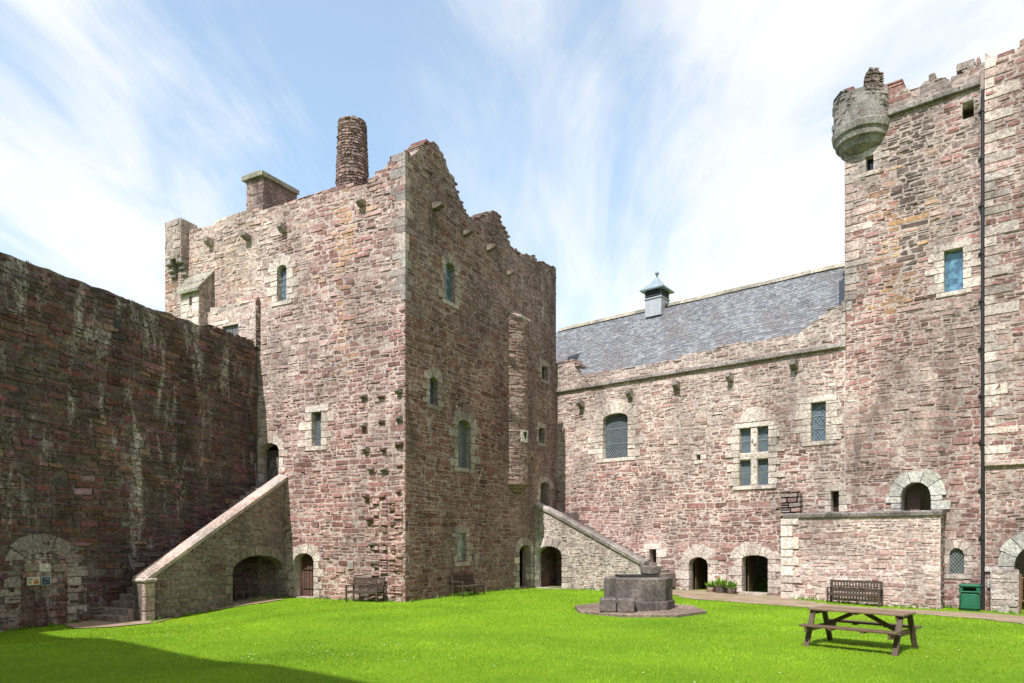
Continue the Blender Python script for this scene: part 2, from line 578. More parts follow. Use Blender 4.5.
def two(rg, p, a, b, sd=.2, lo=.82, hi=1.16):
    t = min(1, max(0, rg.gauss(p, sd)))
    return blend(pick(rg, a, lo, hi), pick(rg, b, lo, hi), t)


def blend(a, b, t): return tuple(x * (1 - t) + y * t for x, y in zip(a, b))


def col_hall(u, z, rg):
    p = .06 + .5 * sm(z, 4.0, 8.5) + .8 * noise.noise((u * .3, z * .26, 3.1)) + .4 * noise.noise((u * 1.2, z * .8, 9.1))
    c = two(rg, p, RED, PALE)
    if z > 11.1: c = blend(c, pick(rg, GREY), rg.uniform(.2, .6))
    return c


def col_kl(u, z, rg):
    p = .04 + .9 * noise.noise((u * .3, z * .2, 5.7)) + .5 * noise.noise((u * 1.0, z * .5, 1.3)) + .2 * sm(z, 9, 15) + .1 * sm(u, 4, 8)
    c = two(rg, p + .08, RED, PALE)
    if z > 9.5 and abs(u - KL.u(344) - .15 * noise.noise((z * .4, 3, 3))) < abs(rg.gauss(0, .4)) + .08 and abs(u - KL.u(344)) < .8: c = blend(c, (.46, .27, .14), rg.uniform(.2, .75))
    if z > 13 and rg.random() < .15 + .9 * noise.noise((u * .5, z * .25, 2.2)): c = blend(c, (.46, .29, .18), rg.uniform(.15, .6))
    return c


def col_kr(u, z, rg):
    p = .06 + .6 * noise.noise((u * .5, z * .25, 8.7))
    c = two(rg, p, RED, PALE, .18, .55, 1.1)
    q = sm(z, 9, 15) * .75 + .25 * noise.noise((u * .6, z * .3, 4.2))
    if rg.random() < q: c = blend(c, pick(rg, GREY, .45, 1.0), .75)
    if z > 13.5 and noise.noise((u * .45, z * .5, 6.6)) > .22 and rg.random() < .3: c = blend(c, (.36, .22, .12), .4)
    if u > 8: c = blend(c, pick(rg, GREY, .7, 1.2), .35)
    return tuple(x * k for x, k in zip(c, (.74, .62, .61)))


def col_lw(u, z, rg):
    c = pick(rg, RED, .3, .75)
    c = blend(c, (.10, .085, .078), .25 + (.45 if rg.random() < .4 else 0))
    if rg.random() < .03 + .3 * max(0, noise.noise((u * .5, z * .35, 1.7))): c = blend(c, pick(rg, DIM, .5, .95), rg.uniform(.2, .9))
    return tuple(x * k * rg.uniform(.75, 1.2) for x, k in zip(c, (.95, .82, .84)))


def col_gate(u, z, rg):
    p = .06 + .9 * noise.noise((u * .4, z * .2, 7.7)) + .1 * sm(z, 10, 14)
    c = two(rg, p, RED, PALE)
    ud = HP.u(911) + .15 * noise.noise((z * .5, 2, 1)); uo = HP.u(898) + .2 * noise.noise((z * .4, 0, 1)); uo2 = HP.u(921) + .2 * noise.noise((z * .4, 5, 1))
    if 13.5 < z < 20.0 and abs(u - ud) < .4 + .3 * sm(z, 14, 18) and rg.random() < .92:
        c = blend(c, (.07, .06, .056), rg.uniform(.55, .95))
    elif 11.8 < z < 18.5 and (abs(u - uo) < abs(rg.gauss(0, .45)) + .1 or (abs(u - uo2) < abs(rg.gauss(0, .4)) and z > 14.0)):
        c = blend(c, (.52, .31, .12), rg.uniform(.15, .7))
    elif z > 15 and rg.random() < .5 and noise.noise((u * .8, z * .3, 4)) > 0: c = blend(c, pick(rg, GREY, .5, .9), .7)
    elif z > 14 and rg.random() < .35: c = blend(c, pick(rg, GREY), .6)
    return c


def col_stair(u, z, rg):
    return blend(pick(rg, PALE if rg.random() < .45 else GREY, .7, 1.15), pick(rg, RED), rg.uniform(.15, .75))


def col_grey(u, z, rg): return pick(rg, GREY, .75, 1.2)


DIM2 = [tuple(x * .78 for x in c) for c in DIM] + GREY[:1]
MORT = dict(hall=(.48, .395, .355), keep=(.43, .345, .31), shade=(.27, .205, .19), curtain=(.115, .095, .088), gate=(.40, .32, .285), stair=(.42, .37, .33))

# ------------------------------------------------------------------ walls in plan
KL = Plane((-4.34, 28.0), -63.1)          # tower house, face in the sun, u runs left from the corner
KR = Plane((-4.34, 28.0), 31.0)           # tower house, face in shade, u runs back from the corner
LW = Plane((-15.65, 21.1), 20.6)          # curtain wall on the left
HP = Plane((2.57 * .982, 40.3 * .982), 128.45)          # great hall and gatehouse front, u runs right
SD = 52.0                                 # sun elevation


def corner_stones(mb, pa, pb, P, z0, z1, colf, rg, proud=.05, hs=(.26, .42), la=(.35, .75), lb=(.35, .75)):
    z = z0; i = 0
    while z < z1:
        h = rg.uniform(*hs); A = rg.uniform(*la) * (1 if i % 2 else .55); B = rg.uniform(*lb) * (.55 if i % 2 else 1); i += 1
        p = proud + rg.uniform(-.012, .012)
        q = [P + pa.n * p + pb.n * p, P + pa.d * A + pa.n * p, P + pa.d * A - pa.n * .1, P - pa.n * .1 - pb.n * .1, P + pb.d * B - pb.n * .1,
             P + pb.d * B + pb.n * p]
        vs = [Vector((v.x, v.y, zz)) for zz in (z + .008, z + h - .008) for v in q]
        fs = [[k, (k + 1) % 6, 6 + (k + 1) % 6, 6 + k] for k in range(6)] + [[5, 4, 3, 2, 1, 0], [6, 7, 8, 9, 10, 11]]
        mb.add(vs, fs, colf(0, z, rg)); z += h


def corbel(pl, u, z, parent, mat, pal, rg, w=.3, h=.22, out=.5, name='corbel', up=0.0):
    """stone spout: tapered block sticking out of the wall"""
    mb = MB(); c = pick(rg, pal, .5, .95); w *= rg.uniform(.85, 1.15); h *= rg.uniform(.8, 1.2); out *= rg.uniform(.75, 1.1); up += rg.uniform(-.04, .02)
    a, b = w / 2, w / 2 * rg.uniform(.7, .9)
    vs = [pl.at(u - a, z - h * .6, -.1), pl.at(u + a, z - h * .6, -.1), pl.at(u + a, z + h * .4, -.1), pl.at(u - a, z + h * .4, -.1),
          pl.at(u - a, z - h * .6, out * .35), pl.at(u + a, z - h * .6, out * .35), pl.at(u + a, z + h * .42, out * .35), pl.at(u - a, z + h * .42, out * .35),
          pl.at(u - b, z - h * .1 + up, out), pl.at(u + b, z - h * .1 + up, out), pl.at(u + b, z + h * .45 + up, out), pl.at(u - b, z + h * .45 + up, out)]
    vs = [v + Vector([rg.uniform(-.018, .018) for _ in range(3)]) for v in vs]
    fs = [[0, 3, 2, 1]]
    for i in (0, 4): fs += [[i + k, i + (k + 1) % 4, i + 4 + (k + 1) % 4, i + 4 + k] for k in range(4)]
    fs.append([8, 9, 10, 11]); mb.add(vs, fs, c)
    return mb.obj(name, mat, parent)


# ================================================================== 1. tower house
rg = random.Random(3)
keep = thing('tower_house', (KL.P.x - 3, KL.P.y + 8, 0), 'tall ruined red stone tower house with a round chimney, standing at the inner corner', 'tower')
kl_top = top_of(KL, [(405, 153), (396, 154), (395, 158), (384, 163), (383, 168), (371, 173), (368, 182), (338, 186), (318, 191), (292, 200), (262, 207),
                     (247, 210), (238, 209), (228, 214), (216, 219), (213, 223), (205, 227), (190, 231), (165, 235)])
kr_top = top_of(KR, [(405, 153), (412, 154), (414.5, 151), (417, 147), (424, 143), (430, 141), (436, 139), (440, 147), (446, 160), (450, 172), (458, 190), (463, 204),
                     (466, 210), (471, 216), (476, 219), (480, 216), (484, 214), (490, 211), (496, 208), (500, 216), (506, 232), (512, 246), (517, 252),
                     (522, 253), (530, 256), (534, 254), (538, 261), (545, 262), (549, 266), (556, 266)])
KLL, KRL = KL.u(165), KR.u(556)
o_w1 = opx(KL, 277.5, 287, 265, 301, 5); o_w2 = opx(KL, 312, 321.5, 412, 446); o_td = opx(KL, 259.5, 279.5, 443, 482, 8); o_d1 = opx(KL, 294.5, 314, 553, 597, 8)
kl_ops = [o_w1, o_w2, o_td, o_d1]
hid = Op(KL.u(257), KLL + 2, -2, 10.6)
mb = MB(); slab(mb, KL, 0, KLL, -1, kl_top, kl_ops, .5, MORT['keep'], rg)
lay(mb, KL, -.03, KLL, -.6, 20, kl_top, kl_ops + [hid], col_kl, rg, seed=1.0)
z = -.35                                  # broken wall ends (tusking) near the corner
while z < KL.uz(395, 500)[1]:
    h = rg.uniform(.1, .2)
    for u in (.08, .45, .85, 1.3):
        if rg.random() < .5:
            w = rg.uniform(.2, .45)
            prism(mb, KL, [(u, z), (u + w, z + .01), (u + w - .03, z + h - .02), (u + .03, z + h - .01)], rg.uniform(.04, .13), -.02, .018, blend(col_kl(u, z, rg), pick(rg, PALE), .3), .03, rg)
    z += h
mb.obj('wall', M['keep'], keep, recalc=False)
k_r1 = opx(KR, 445.5, 454.5, 263, 302, 5); k_r2 = opx(KR, 429.5, 437.5, 377, 405, 4); k_r3 = opx(KR, 457.5, 470.5, 420, 468, 7)
k_r4 = opx(KR, 457, 466, 533, 562); k_r5 = opx(KR, 541.5, 547.5, 366, 380); k_r6 = opx(KR, 538.5, 544, 428, 443)
k_d = opx(KR, 540, 550, 482, 507, 6); k_g = opx(KR, 519, 530.5, 545, 587, 7)
kr_ops = [k_r1, k_r2, k_r3, k_r4, k_r5, k_r6, k_d, k_g]
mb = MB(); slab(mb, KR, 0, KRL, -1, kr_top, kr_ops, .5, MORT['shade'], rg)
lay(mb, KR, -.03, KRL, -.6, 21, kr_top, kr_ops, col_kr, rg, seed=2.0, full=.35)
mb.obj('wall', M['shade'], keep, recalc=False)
# the two faces one cannot see, and the roof deck
mb = MB()
B_ = KL.at(KLL, 0); C_ = KR.at(KRL, 0); G_ = B_ + KR.d * KRL
for p, q in ((B_, G_), (C_, G_)):
    az = math.degrees(math.atan2((q - p).x, (q - p).y)); pl = Plane((p.x, p.y), az); ln = (q - p).length
    inn = (KL.at(KLL / 2, 0) + KR.at(KRL, 0)) / 2 - p
    if pl.n.dot(inn) > 0: pl.n = -pl.n
    slab(mb, pl, .05, ln - .05, -1, lambda u: 16.6 + .3 * noise.noise((u, 0, 1)), [], .9, MORT['shade'], rg)
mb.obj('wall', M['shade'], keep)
mb = MB(); q = [KL.P, B_, G_, C_]; cen = sum(q, Vector()) / 4
mb.add([Vector((v.x + (cen - v).x * .04, v.y + (cen - v).y * .04, zz)) for zz in (15.0, 15.3) for v in q],
       [[0, 1, 2, 3], [7, 6, 5, 4], [0, 1, 5, 4], [1, 2, 6, 5], [2, 3, 7, 6], [3, 0, 4, 7]], (.3, .28, .26))
mb.obj('roof', M['grey'], keep)
# corner quoins: pale dressed above, rough below
mb = MB()
zq = KL.uz(404, 300)[1]
corner_stones(mb, KL, KR, KL.P, zq, kl_top(0) - .05, lambda u, z, r: pick(r, DIM + PALE + GREY, .75, 1.0), rg, proud=.03, la=(.25, .85), lb=(.2, .5))
mb.obj('quoins', M['dressed'], keep)


def add_window(pl, o, parent, w, pal, rg, lead=True, pitch=.2, off=-.24, hbars=0, mcol=(.04, .055, .075), sill=True, lintel=.3, name='window', label=None):
    s = MB(); surround(s, pl, o, w, pal, rg, sill=sill, lintel=lintel)
    return glazing(pl, o, parent, M, off, pitch, name, lead, hbars, s, mcol, label)


add_window(KL, o_w1, keep, .42, BUFF, rg, mcol=(.06, .12, .17), hbars=5)
add_window(KL, o_w2, keep, .42, BUFF, rg)
add_window(KR, k_r1, keep, .34, DIM2, rg, mcol=(.08, .16, .22), lead=False)
add_window(KR, k_r2, keep, .36, DIM2, rg, lead=False)
add_window(KR, k_r3, keep, .42, DIM2, rg, pitch=.24, mcol=(.04, .05, .06))
add_window(KR, k_r4, keep, .3, DIM2, rg, lead=False, mcol=(.17, .18, .17), off=-.12)
add_window(KR, k_r5, keep, .22, DIM, rg, lead=False, mcol=(.02, .02, .025))
add_window(KR, k_r6, keep, .22, DIM, rg, lead=False, mcol=(.02, .02, .025))


def plank_door(pl, o, parent, off, col, mat, name='door', handle=True):
    mb = MB(); n = max(4, int(2 * o.h / .16))
    for i in range(n):
        a = o.u0 + 2 * o.h * i / n + .006; b = o.u0 + 2 * o.h * (i + 1) / n - .006
        zt = lambda u: o.zs + (o.r * math.sqrt(max(0, 1 - ((u - o.c) / o.h) ** 2)) if o.r else 0)
        k = rg.uniform(.8, 1.15)
        prism(mb, pl, [(a, o.z0), (b, o.z0), (b, zt(b) - .01), (a, zt(a) - .01)], off + rg.uniform(-.005, .005), off - .06, .008, tuple(x * k for x in col))
    d = mb.obj(name, mat, parent)
    if handle:
        for fz in (.22, .75):
            hb = MB(); bar(hb, pl.at(o.u0 + .03, o.z0 + (o.zs - o.z0) * fz, off + .02), pl.at(o.u1 - .12, o.z0 + (o.zs - o.z0) * fz, off + .02), .012, .05, (.03, .03, .03), up=pl.n); hb.obj('hinge_strap', M['iron'], d)
        hb = MB(); lathe(hb, tuple(pl.at(o.u0 + .14, o.z0 + 1.0, off + .03)), [(.02, -.04), (.045, -.02), (.045, .02), (.02, .04)], 8, (.03, .03, .03))
        hb.obj('handle', M['iron'], d)
    return d


d = plank_door(KL, o_d1, keep, -.42, (.085, .04, .028), M['wood'])
s = MB(); surround(s, KL, o_d1, .36, BUFF, rg, sill=False); s.obj('surround', M['dressed'], d)
s = MB(); surround(s, KL, o_td, .3, BUFF, rg, sill=False); s.obj('doorway_surround', M['dressed'], keep)
mb = MB(); prism(mb, KL, rect(o_td.u0 + .25, o_td.u1, o_td.z0, o_td.zs + .1), -.44, -.5, .01, (.13, .11, .1)); mb.obj('inner_jamb', M['curtain'], keep)
s = MB(); surround(s, KR, k_d, .3, DIM, rg, sill=False); s.obj('doorway_surround', M['dressed'], keep)
s = MB(); surround(s, KR, k_g, .36, DIM + BUFF[:2], rg, sill=False); s.obj('doorway_surround', M['dressed'], keep)

for px, py in ((211.5, 243), (249, 238), (284.7, 229), (363, 203.5)):
    u, z = KL.uz(px, py); corbel(KL, u, z, keep, M['grey'], DIM, rg, .32, .26, .46)
for px, py in ((364.5, 396.5), (382, 396.5), (400, 391), (364.5, 425), (382.5, 422), (400, 419), (367, 449.5), (384.5, 449.5), (400, 444), (371.5, 469), (385, 469),
               (400, 465), (367.5, 496), (382.5, 496), (399.5, 491), (370.5, 519), (373, 544), (375.5, 563)):
    u, z = KL.uz(px, py); corbel(KL, u, z, keep, M['keep'], DIM if rg.random() < .5 else RED, rg, rg.uniform(.26, .36), rg.uniform(.12, .18), rg.uniform(.15, .28), 'putlog_stone')
for px, py in ((433.6, 207), (464, 233.3), (487.5, 248), (507.4, 273.7)):
    u, z = KR.uz(px, py); corbel(KR, u, z, keep, M['dressed'], [(.24, .2, .165)], rg, .28, .22, .5)

# chimneys
uc, _ = KL.uz(352.5, 178, -1.1)
c = KL.at(uc, 0, -1.1); Rr = 15.0 / F * c.y
zt = E + (HY - 123) / F * c.y
cy = Cyl((c.x, c.y), Rr - .05, .035, zt)
mb = MB(); lathe(mb, (c.x, c.y, 0), [(Rr + .06, 15.2), (Rr - .1, zt - .05)], 28, MORT['shade'])
lay(mb, cy, -math.pi * Rr, math.pi * Rr, 15.4, zt + .1, lambda u: zt + .08 * noise.noise((u * 2, 0, 4)), [], lambda u, z, r: blend(pick(r, RED, .6, 1), pick(r, GREY, .6, 1), .35), rg,
    hs=(.1, .18), ws=(.12, .26), full=0, pro=(.0, .012), wave=1.6)
mb.obj('round_chimney', M['shade'], keep, recalc=False)
# oblong chimney stack with a sloping cope
q0 = KL.u(246.5, -.9); q1 = KL.u(262.5, -.9); Q = KL.at(q1, 0, -.9)
k = (297 - CX) / F; ln = (k * Q.y - Q.x) / (KR.d.x - k * KR.d.y)
zc = E + (HY - 176.5) / F * Q.y
fr0 = KL.shift(-.9); fr1 = Plane((Q.x, Q.y), 31.0); fr1.n = KR.n.copy()
mb = MB(); wd = q0 - q1
cs = [Q, Q + KL.d * wd, Q + KL.d * wd + KR.d * ln, Q + KR.d * ln]
mb.add([Vector((v.x, v.y, zz)) for zz in (15.2, zc) for v in cs], [[0, 1, 2, 3], [7, 6, 5, 4], [0, 1, 5, 4], [1, 2, 6, 5], [2, 3, 7, 6], [3, 0, 4, 7]], MORT['shade'])
ck = lambda u, z, r: blend(pick(r, RED, .7, 1), pick(r, GREY, .7, 1), .25)
lay(mb, fr0, q1 + .02, q0, 15.2, zc, lambda u: zc - .05, [], ck, rg, full=0); lay(mb, fr1, .02, ln, 15.2, zc, lambda u: zc - .05, [], ck, rg, full=0)
ch = mb.obj('chimney_stack', M['shade'], keep, recalc=False)
mb = MB(); e = .16
P = [Q - KL.d * e - KR.d * e, Q + KL.d * (wd + e) - KR.d * e, Q + KL.d * (wd + e) + KR.d * ln, Q - KL.d * e + KR.d * ln]
mb.add([Vector((v.x, v.y, zz)) for zz in (zc, zc + .2) for v in P] + [Vector((v.x, v.y, zc + .38)) for v in (Q + KL.d * wd * .5, Q + KL.d * wd * .5 + KR.d * ln)],
       [[3, 2, 1, 0], [0, 1, 5, 4], [1, 2, 6, 5], [2, 3, 7, 6], [3, 0, 4, 7], [4, 5, 8], [6, 7, 9], [5, 6, 9, 8], [7, 4, 8, 9]], (.3, .28, .22))
mb.obj('chimney_cap', M['grey'], ch)

# boxed-out parapet turret at the far left corner on corbels
ob = .42
ua, ub = KL.u(181, ob), KL.u(165, ob)
z0b = KL.uz(178, 257, ob)[1]; z1b = KL.uz(178, 219, ob)[1]
f_ = KL.shift(ob); mb = MB()
cs = [(ua, ob), (ub, ob), (ub, -.5), (ua, -.5)]
mb.add([KL.at(u, zz, o) for zz in (z0b, z1b) for u, o in cs], [[3, 2, 1, 0], [4, 5, 6, 7], [0, 1, 5, 4], [1, 2, 6, 5], [2, 3, 7, 6], [3, 0, 4, 7]], MORT['keep'])
cb = lambda u, z, r: blend(pick(r, PALE, .8, 1.05), pick(r, GREY), .4)
lay(mb, f_, ua + .02, ub, z0b, z1b + .3, lambda u: z1b + (.25 if u > (ua + ub) / 2 else .02), [], cb, rg, hs=(.25, .4), ws=(.3, .7), T=.4, full=.45, bev=.015, pro=(.005, .02))
sr = Plane((KL.at(ua, 0, ob).x, KL.at(ua, 0, ob).y), 31.0 - 4.1); sr.n = -KL.d
lay(mb, sr, .02, ob + .4, z0b, z1b, lambda u: z1b, [], cb, rg, hs=(.25, .4), ws=(.3, .7), full=0, pro=(.005, .02))
tb = mb.obj('corner_turret', M['grey'], keep, recalc=False)
for uu in (ua + .2, ub - .2):
    mb = MB()
    for k_, (zz, oo) in enumerate(((-.28, ob + .02), (-.56, ob * .66), (-.8, ob * .36))):
        prism(mb, KL, rect(uu - .19, uu + .19, z0b + zz, z0b + zz + .26), oo, -.05, .05, pick(rg, GREY, .8, 1))
    mb.obj('corbel', M['grey'], tb)

# caphouse and lean-to on the wall walk
oc = .75
a, b = KL.u(199, oc), KL.u(181, oc)
zb = KL.uz(190, 332, oc)[1]; zf = KL.uz(190, 289.5, oc)[1]; zk = KL.uz(205, 275, 0)[1]
mb = MB(); vs = [KL.at(u, z, o) for u in (a, b) for o, z in ((oc, zb - 2), (oc, zf), (-.05, zk), (-.05, zb - 2))]
mb.add(vs, [[0, 1, 2, 3], [7, 6, 5, 4], [0, 4, 5, 1], [1, 5, 6, 2], [2, 6, 7, 3], [3, 7, 4, 0]], MORT['keep'])
fc = KL.shift(oc); slit = Op((a + b) / 2 - .14, (a + b) / 2 + .04, zf - .75, zf - .35)
lay(mb, fc, a + .01, b, zb - 1, zf, lambda u: zf - .03, [slit], lambda u, z, r: pick(r, BUFF), rg, hs=(.22, .4), ws=(.3, .8), pro=(.004, .02), full=0, wave=.3)
sc_ = Plane((KL.at(a, 0, oc).x, KL.at(a, 0, oc).y), 26.9); sc_.n = -KL.d
lay(mb, sc_, .02, oc, zb - 1, zk, lambda u: zf + (zk - zf) * u / oc - .05, [], lambda u, z, r: pick(r, DIM, .6, .9), rg, hs=(.2, .35), full=0)
cap = mb.obj('caphouse', M['dressed'], keep, recalc=False)
mb = MB(); sl = (zk - zf) / oc
P = [(a - .15, oc + .18, zf - sl * .18), (b + .15, oc + .18, zf - sl * .18), (b + .15, -.02, zk), (a - .15, -.02, zk)]
mb.add([KL.at(u, z + dz, o) for dz in (.02, .16) for u, o, z in P], [[3, 2, 1, 0], [4, 5, 6, 7], [0, 1, 5, 4], [1, 2, 6, 5], [2, 3, 7, 6], [3, 0, 4, 7]], (.28, .26, .21))
mb.obj('caphouse_roof', M['grey'], cap)
mb = MB(); prism(mb, fc, slit.poly(), .012, -.05, .004, (.05, .03, .02)); mb.obj('slit', M['plain'], cap)
ol = .28
a, b = KL.u(255.5, ol), KL.u(204, ol)
zt_ = KL.uz(230, 303, ol)[1]; zb = KL.uz(230, 351, ol)[1]
fl = KL.shift(ol); od = opx(KL, 222.5, 238.5, 325, 346, 0, ol)
mb = MB(); slab(mb, fl, a, b, zb, lambda u: zt_ + .05, [od], .5, MORT['keep'], rg)
lay(mb, fl, a + .02, b, zb, zt_ + .3, lambda u: zt_ + .15 * noise.noise((u, 1, 2)), [od], lambda u, z, r: pick(r, PALE + DIM, .8, 1.1), rg, hs=(.16, .36), ws=(.3, .8), T=.6)
sl_ = Plane((KL.at(a, 0, ol).x, KL.at(a, 0, ol).y), 26.9); sl_.n = -KL.d
slab(mb, sl_, .01, ol, zb, lambda u: zt_, [], .3, MORT['shade'], rg)
lay(mb, sl_, .02, ol, zb, zt_, lambda u: zt_, [], lambda u, z, r: pick(r, RED + DIM, .6, .9), rg, full=0)
lt = mb.obj('lean_to', M['keep'], keep, recalc=False)
plank_door(fl, od, lt, -.12, (.12, .12, .13), M['wood'], handle=False)

# half-round stair turret on the shaded face
ut = (KR.u(508.5) + KR.u(530)) / 2 - .3; c = KR.at(ut, 0, -.42); rt = .98
nz = math.atan2(KR.n.x, -KR.n.y)
cy = Cyl((c.x, c.y), rt, 0, 0, nz)
zb, zt = E + (HY - 483) / F * c.y, E + (HY - 322) / F * c.y
mb = MB(); lathe(mb, (c.x, c.y, 0), [(rt - .02, zb), (rt - .02, zt), (rt * .7, zt + .25), (.3, zt + .45), (.1, zt + .5)], 28, MORT['shade'])
ct = lambda u, z, r: blend(two(r, .1, RED, PALE, .2, .55, .9), pick(r, GREY, .6, .9), .2)
hole = Op(-.28, -.06, E + (HY - 441) / F * c.y, E + (HY - 434) / F * c.y)
lay(mb, cy, -math.pi * rt * .52, math.pi * rt * .52, zb, zt, lambda u: zt, [], ct, rg, hs=(.12, .26), ws=(.22, .5), full=0, seed=5)
tu = mb.obj('stair_turret', M['shade'], keep, recalc=False)
mb = MB(); lathe(mb, (c.x, c.y, 0), [(rt - .3, zb - .5), (rt - .26, zb - .36), (rt - .12, zb - .32), (rt - .1, zb - .2), (rt + .06, zb - .14), (rt + .06, zb + .04)], 28, (.2, .14, .11))
mb.obj('corbel', M['grey'], tu)
mb = MB(); prism(mb, cy, rect(-.42, .08, hole.z0 - .18, hole.z1 + .12), .09, -.1, .02, (.45, .42, .38)); prism(mb, cy, [(-.3, hole.z1), (-.17, hole.z0), (-.04, hole.z1)], .1, .02, .005, (.02, .02, .02))
mb.obj('loop', M['dressed'], tu)
mb = MB(); prism(mb, cy, rect(-.5, .5, zt - .05, zt + .12), .12, -.2, .02, (.4, .38, .34)); mb.obj('weathering', M['grey'], tu)

# ================================================================== 2. curtain wall, left
rg = random.Random(5)
lw = thing('curtain_wall', (LW.P.x, LW.P.y, -.4), 'tall blackened rubble curtain wall with white lime runs, filling the left side', 'wall')
LE = 11.25
lw_top = lambda u: 11.26 + .08 * noise.noise((u * .5, 0, 2)) + (.12 if u > 8.2 else 0) + .05 * noise.noise((u * 2, 0, 8))
o_bl = opx(LW, 20, 66.5, 552, 640, 12)
mb = MB(); slab(mb, LW, -7, LE, -1.2, lw_top, [], 1.9, MORT['curtain'], rg, drop=.0)


def col_lw2(u, z, r):
    if o_bl.u0 < u < o_bl.u1 and z < o_bl.z1 and abs(u - o_bl.c) < o_bl.half(z): return pick(r, RED, .5, .8)
    return col_lw(u, z, r)


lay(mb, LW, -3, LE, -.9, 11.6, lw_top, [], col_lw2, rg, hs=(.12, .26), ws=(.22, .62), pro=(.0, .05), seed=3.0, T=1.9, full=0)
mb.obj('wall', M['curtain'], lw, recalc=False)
s = MB(); surround(s, LW, o_bl, .5, [(.29, .25, .225), (.34, .3, .27), (.24, .21, .19), (.26, .21, .185)], rg, sill=False, jh=(.22, .5)); s.obj('blocked_arch', M['stair'], lw)
mb = MB()
for x0, x1, c in ((22.5, 36.5, (.22, .18, .15)), (37.5, 49.5, (.5, .46, .42)), (52, 66, (.22, .17, .14))):
    a, b = LW.u(x0), LW.u(x1); z = LW.uz((x0 + x1) / 2, 572)[1]; prism(mb, LW, rect(a, b, z, z + .28), .07, -.02, .02, c)
mb.obj('lintel_stones', M['dressed'], lw)
mb = MB(); u, z = LW.uz(117, 326); prism(mb, LW, rect(u - .14, u + .14, z - .22, z + .22), .05, -.02, .02, (.06, .065, .075)); mb.obj('slate_patch', M['grey'], lw)

# interpretation panels on the blocked arch
def panel(name, x0, x1, y0, y1, base, blots, label):
    a, z1 = LW.uz(x0, y0); b, z0 = LW.uz(x1, y1)
    z1 = LW.uz((x0 + x1) / 2, y0)[1]; z0 = LW.uz((x0 + x1) / 2, y1)[1]
    t = thing(name, LW.at((a + b) / 2, z0, .07), label, 'sign')
    mb = MB(); prism(mb, LW, rect(a, b, z0, z1), .10, .06, .004, base); mb.obj('panel', M['plain'], t)
    mb = MB()
    for (fa, fb, ga, gb, c) in blots:
        prism(mb, LW, rect(a + (b - a) * fa, a + (b - a) * fb, z0 + (z1 - z0) * ga, z0 + (z1 - z0) * gb), .104, .099, .0005, c)
    mb.obj('print', M['plain'], t)
    return t


panel('information_panel', 25, 38, 577, 585.2, (.42, .40, .33), [(.5, .9, .12, .55, (.32, .12, .04)), (.08, .4, .6, .85, (.2, .18, .14)), (.08, .34, .2, .5, (.3, .2, .1)), (.6, .8, .5, .8, (.4, .2, .08))],
      'cream information panel with an orange-brown picture, fixed in the blocked archway')
panel('notice_board', 39, 48.5, 576.3, 585.5, (.25, .28, .31), [(.08, .92, .08, .92, (.035, .05, .085)), (.2, .8, .68, .8, (.3, .34, .38)), (.2, .5, .3, .5, (.2, .24, .3)), (.6, .82, .2, .45, (.12, .15, .2))],
      'dark blue notice with a pale border beside the cream panel')

# ================================================================== 3. outside stair, left
rg = random.Random(7)
T0u = KL.u(285.5); T0 = KL.at(T0u, 0)
SLp = Plane((T0.x, T0.y), 20.6 + 180); SLp.n = LW.n.copy()
u_end = SLp.u(142)
z_top = SLp.uz(285.5, 479)[1]; z_bot = SLp.uz(143, 583)[1]
ls = thing('stone_staircase', (T0.x - 1, T0.y - 4, -.3), 'outside stone stair with pale sloping cope and a wide dark arch, beside the curtain wall', 'staircase')
line = lambda u: z_top + (z_bot - z_top) * max(0, u) / u_end
oa = opx(SLp, 232, 283.5, 555, 600, 16)
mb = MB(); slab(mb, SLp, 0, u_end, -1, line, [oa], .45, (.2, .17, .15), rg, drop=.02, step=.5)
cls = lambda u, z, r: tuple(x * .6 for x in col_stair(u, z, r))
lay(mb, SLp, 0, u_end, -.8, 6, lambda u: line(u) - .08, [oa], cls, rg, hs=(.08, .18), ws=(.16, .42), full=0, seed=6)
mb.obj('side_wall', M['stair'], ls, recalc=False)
s = MB(); surround(s, SLp, oa, .3, [(.22, .19, .165), (.26, .22, .19)], rg, sill=False); s.obj('arch', M['stair'], ls)
mb = MB(); n = 7
for i in range(n):
    a = u_end * i / n; b = u_end * (i + 1) / n - .01
    c = pick(rg, DIM + PALE, .8, 1.0)
    vs = [SLp.at(u, line(u) + dz, o) for u in (a, b) for o, dz in ((.12, -.04), (.14, .12), (.02, .2), (-.42, .2), (-.45, -.04))]
    mb.add(vs, [[0, 1, 2, 3, 4], [9, 8, 7, 6, 5]] + [[k, (k + 1) % 5, 5 + (k + 1) % 5, 5 + k] for k in range(5)], c)
mb.obj('coping', M['dressed'], ls)
mb = MB(); pc = SLp.at(u_end - .22, 0, -.12); ga = g(pc.x, pc.y)
hh = z_bot - ga
rz = math.atan2(SLp.d.y, SLp.d.x)
for i in range(3):
    box(mb, (pc.x, pc.y, ga - .15 + (i + .5) * (hh + .15) / 3), (.44, .5, (hh + .15) / 3 - .012), rz, pick(rg, PALE, .75, .95), .03)
box(mb, (pc.x, pc.y, z_bot + .09), (.58, .64, .15), rz, pick(rg, DIM), .05)
mb.obj('pier', M['dressed'], ls)
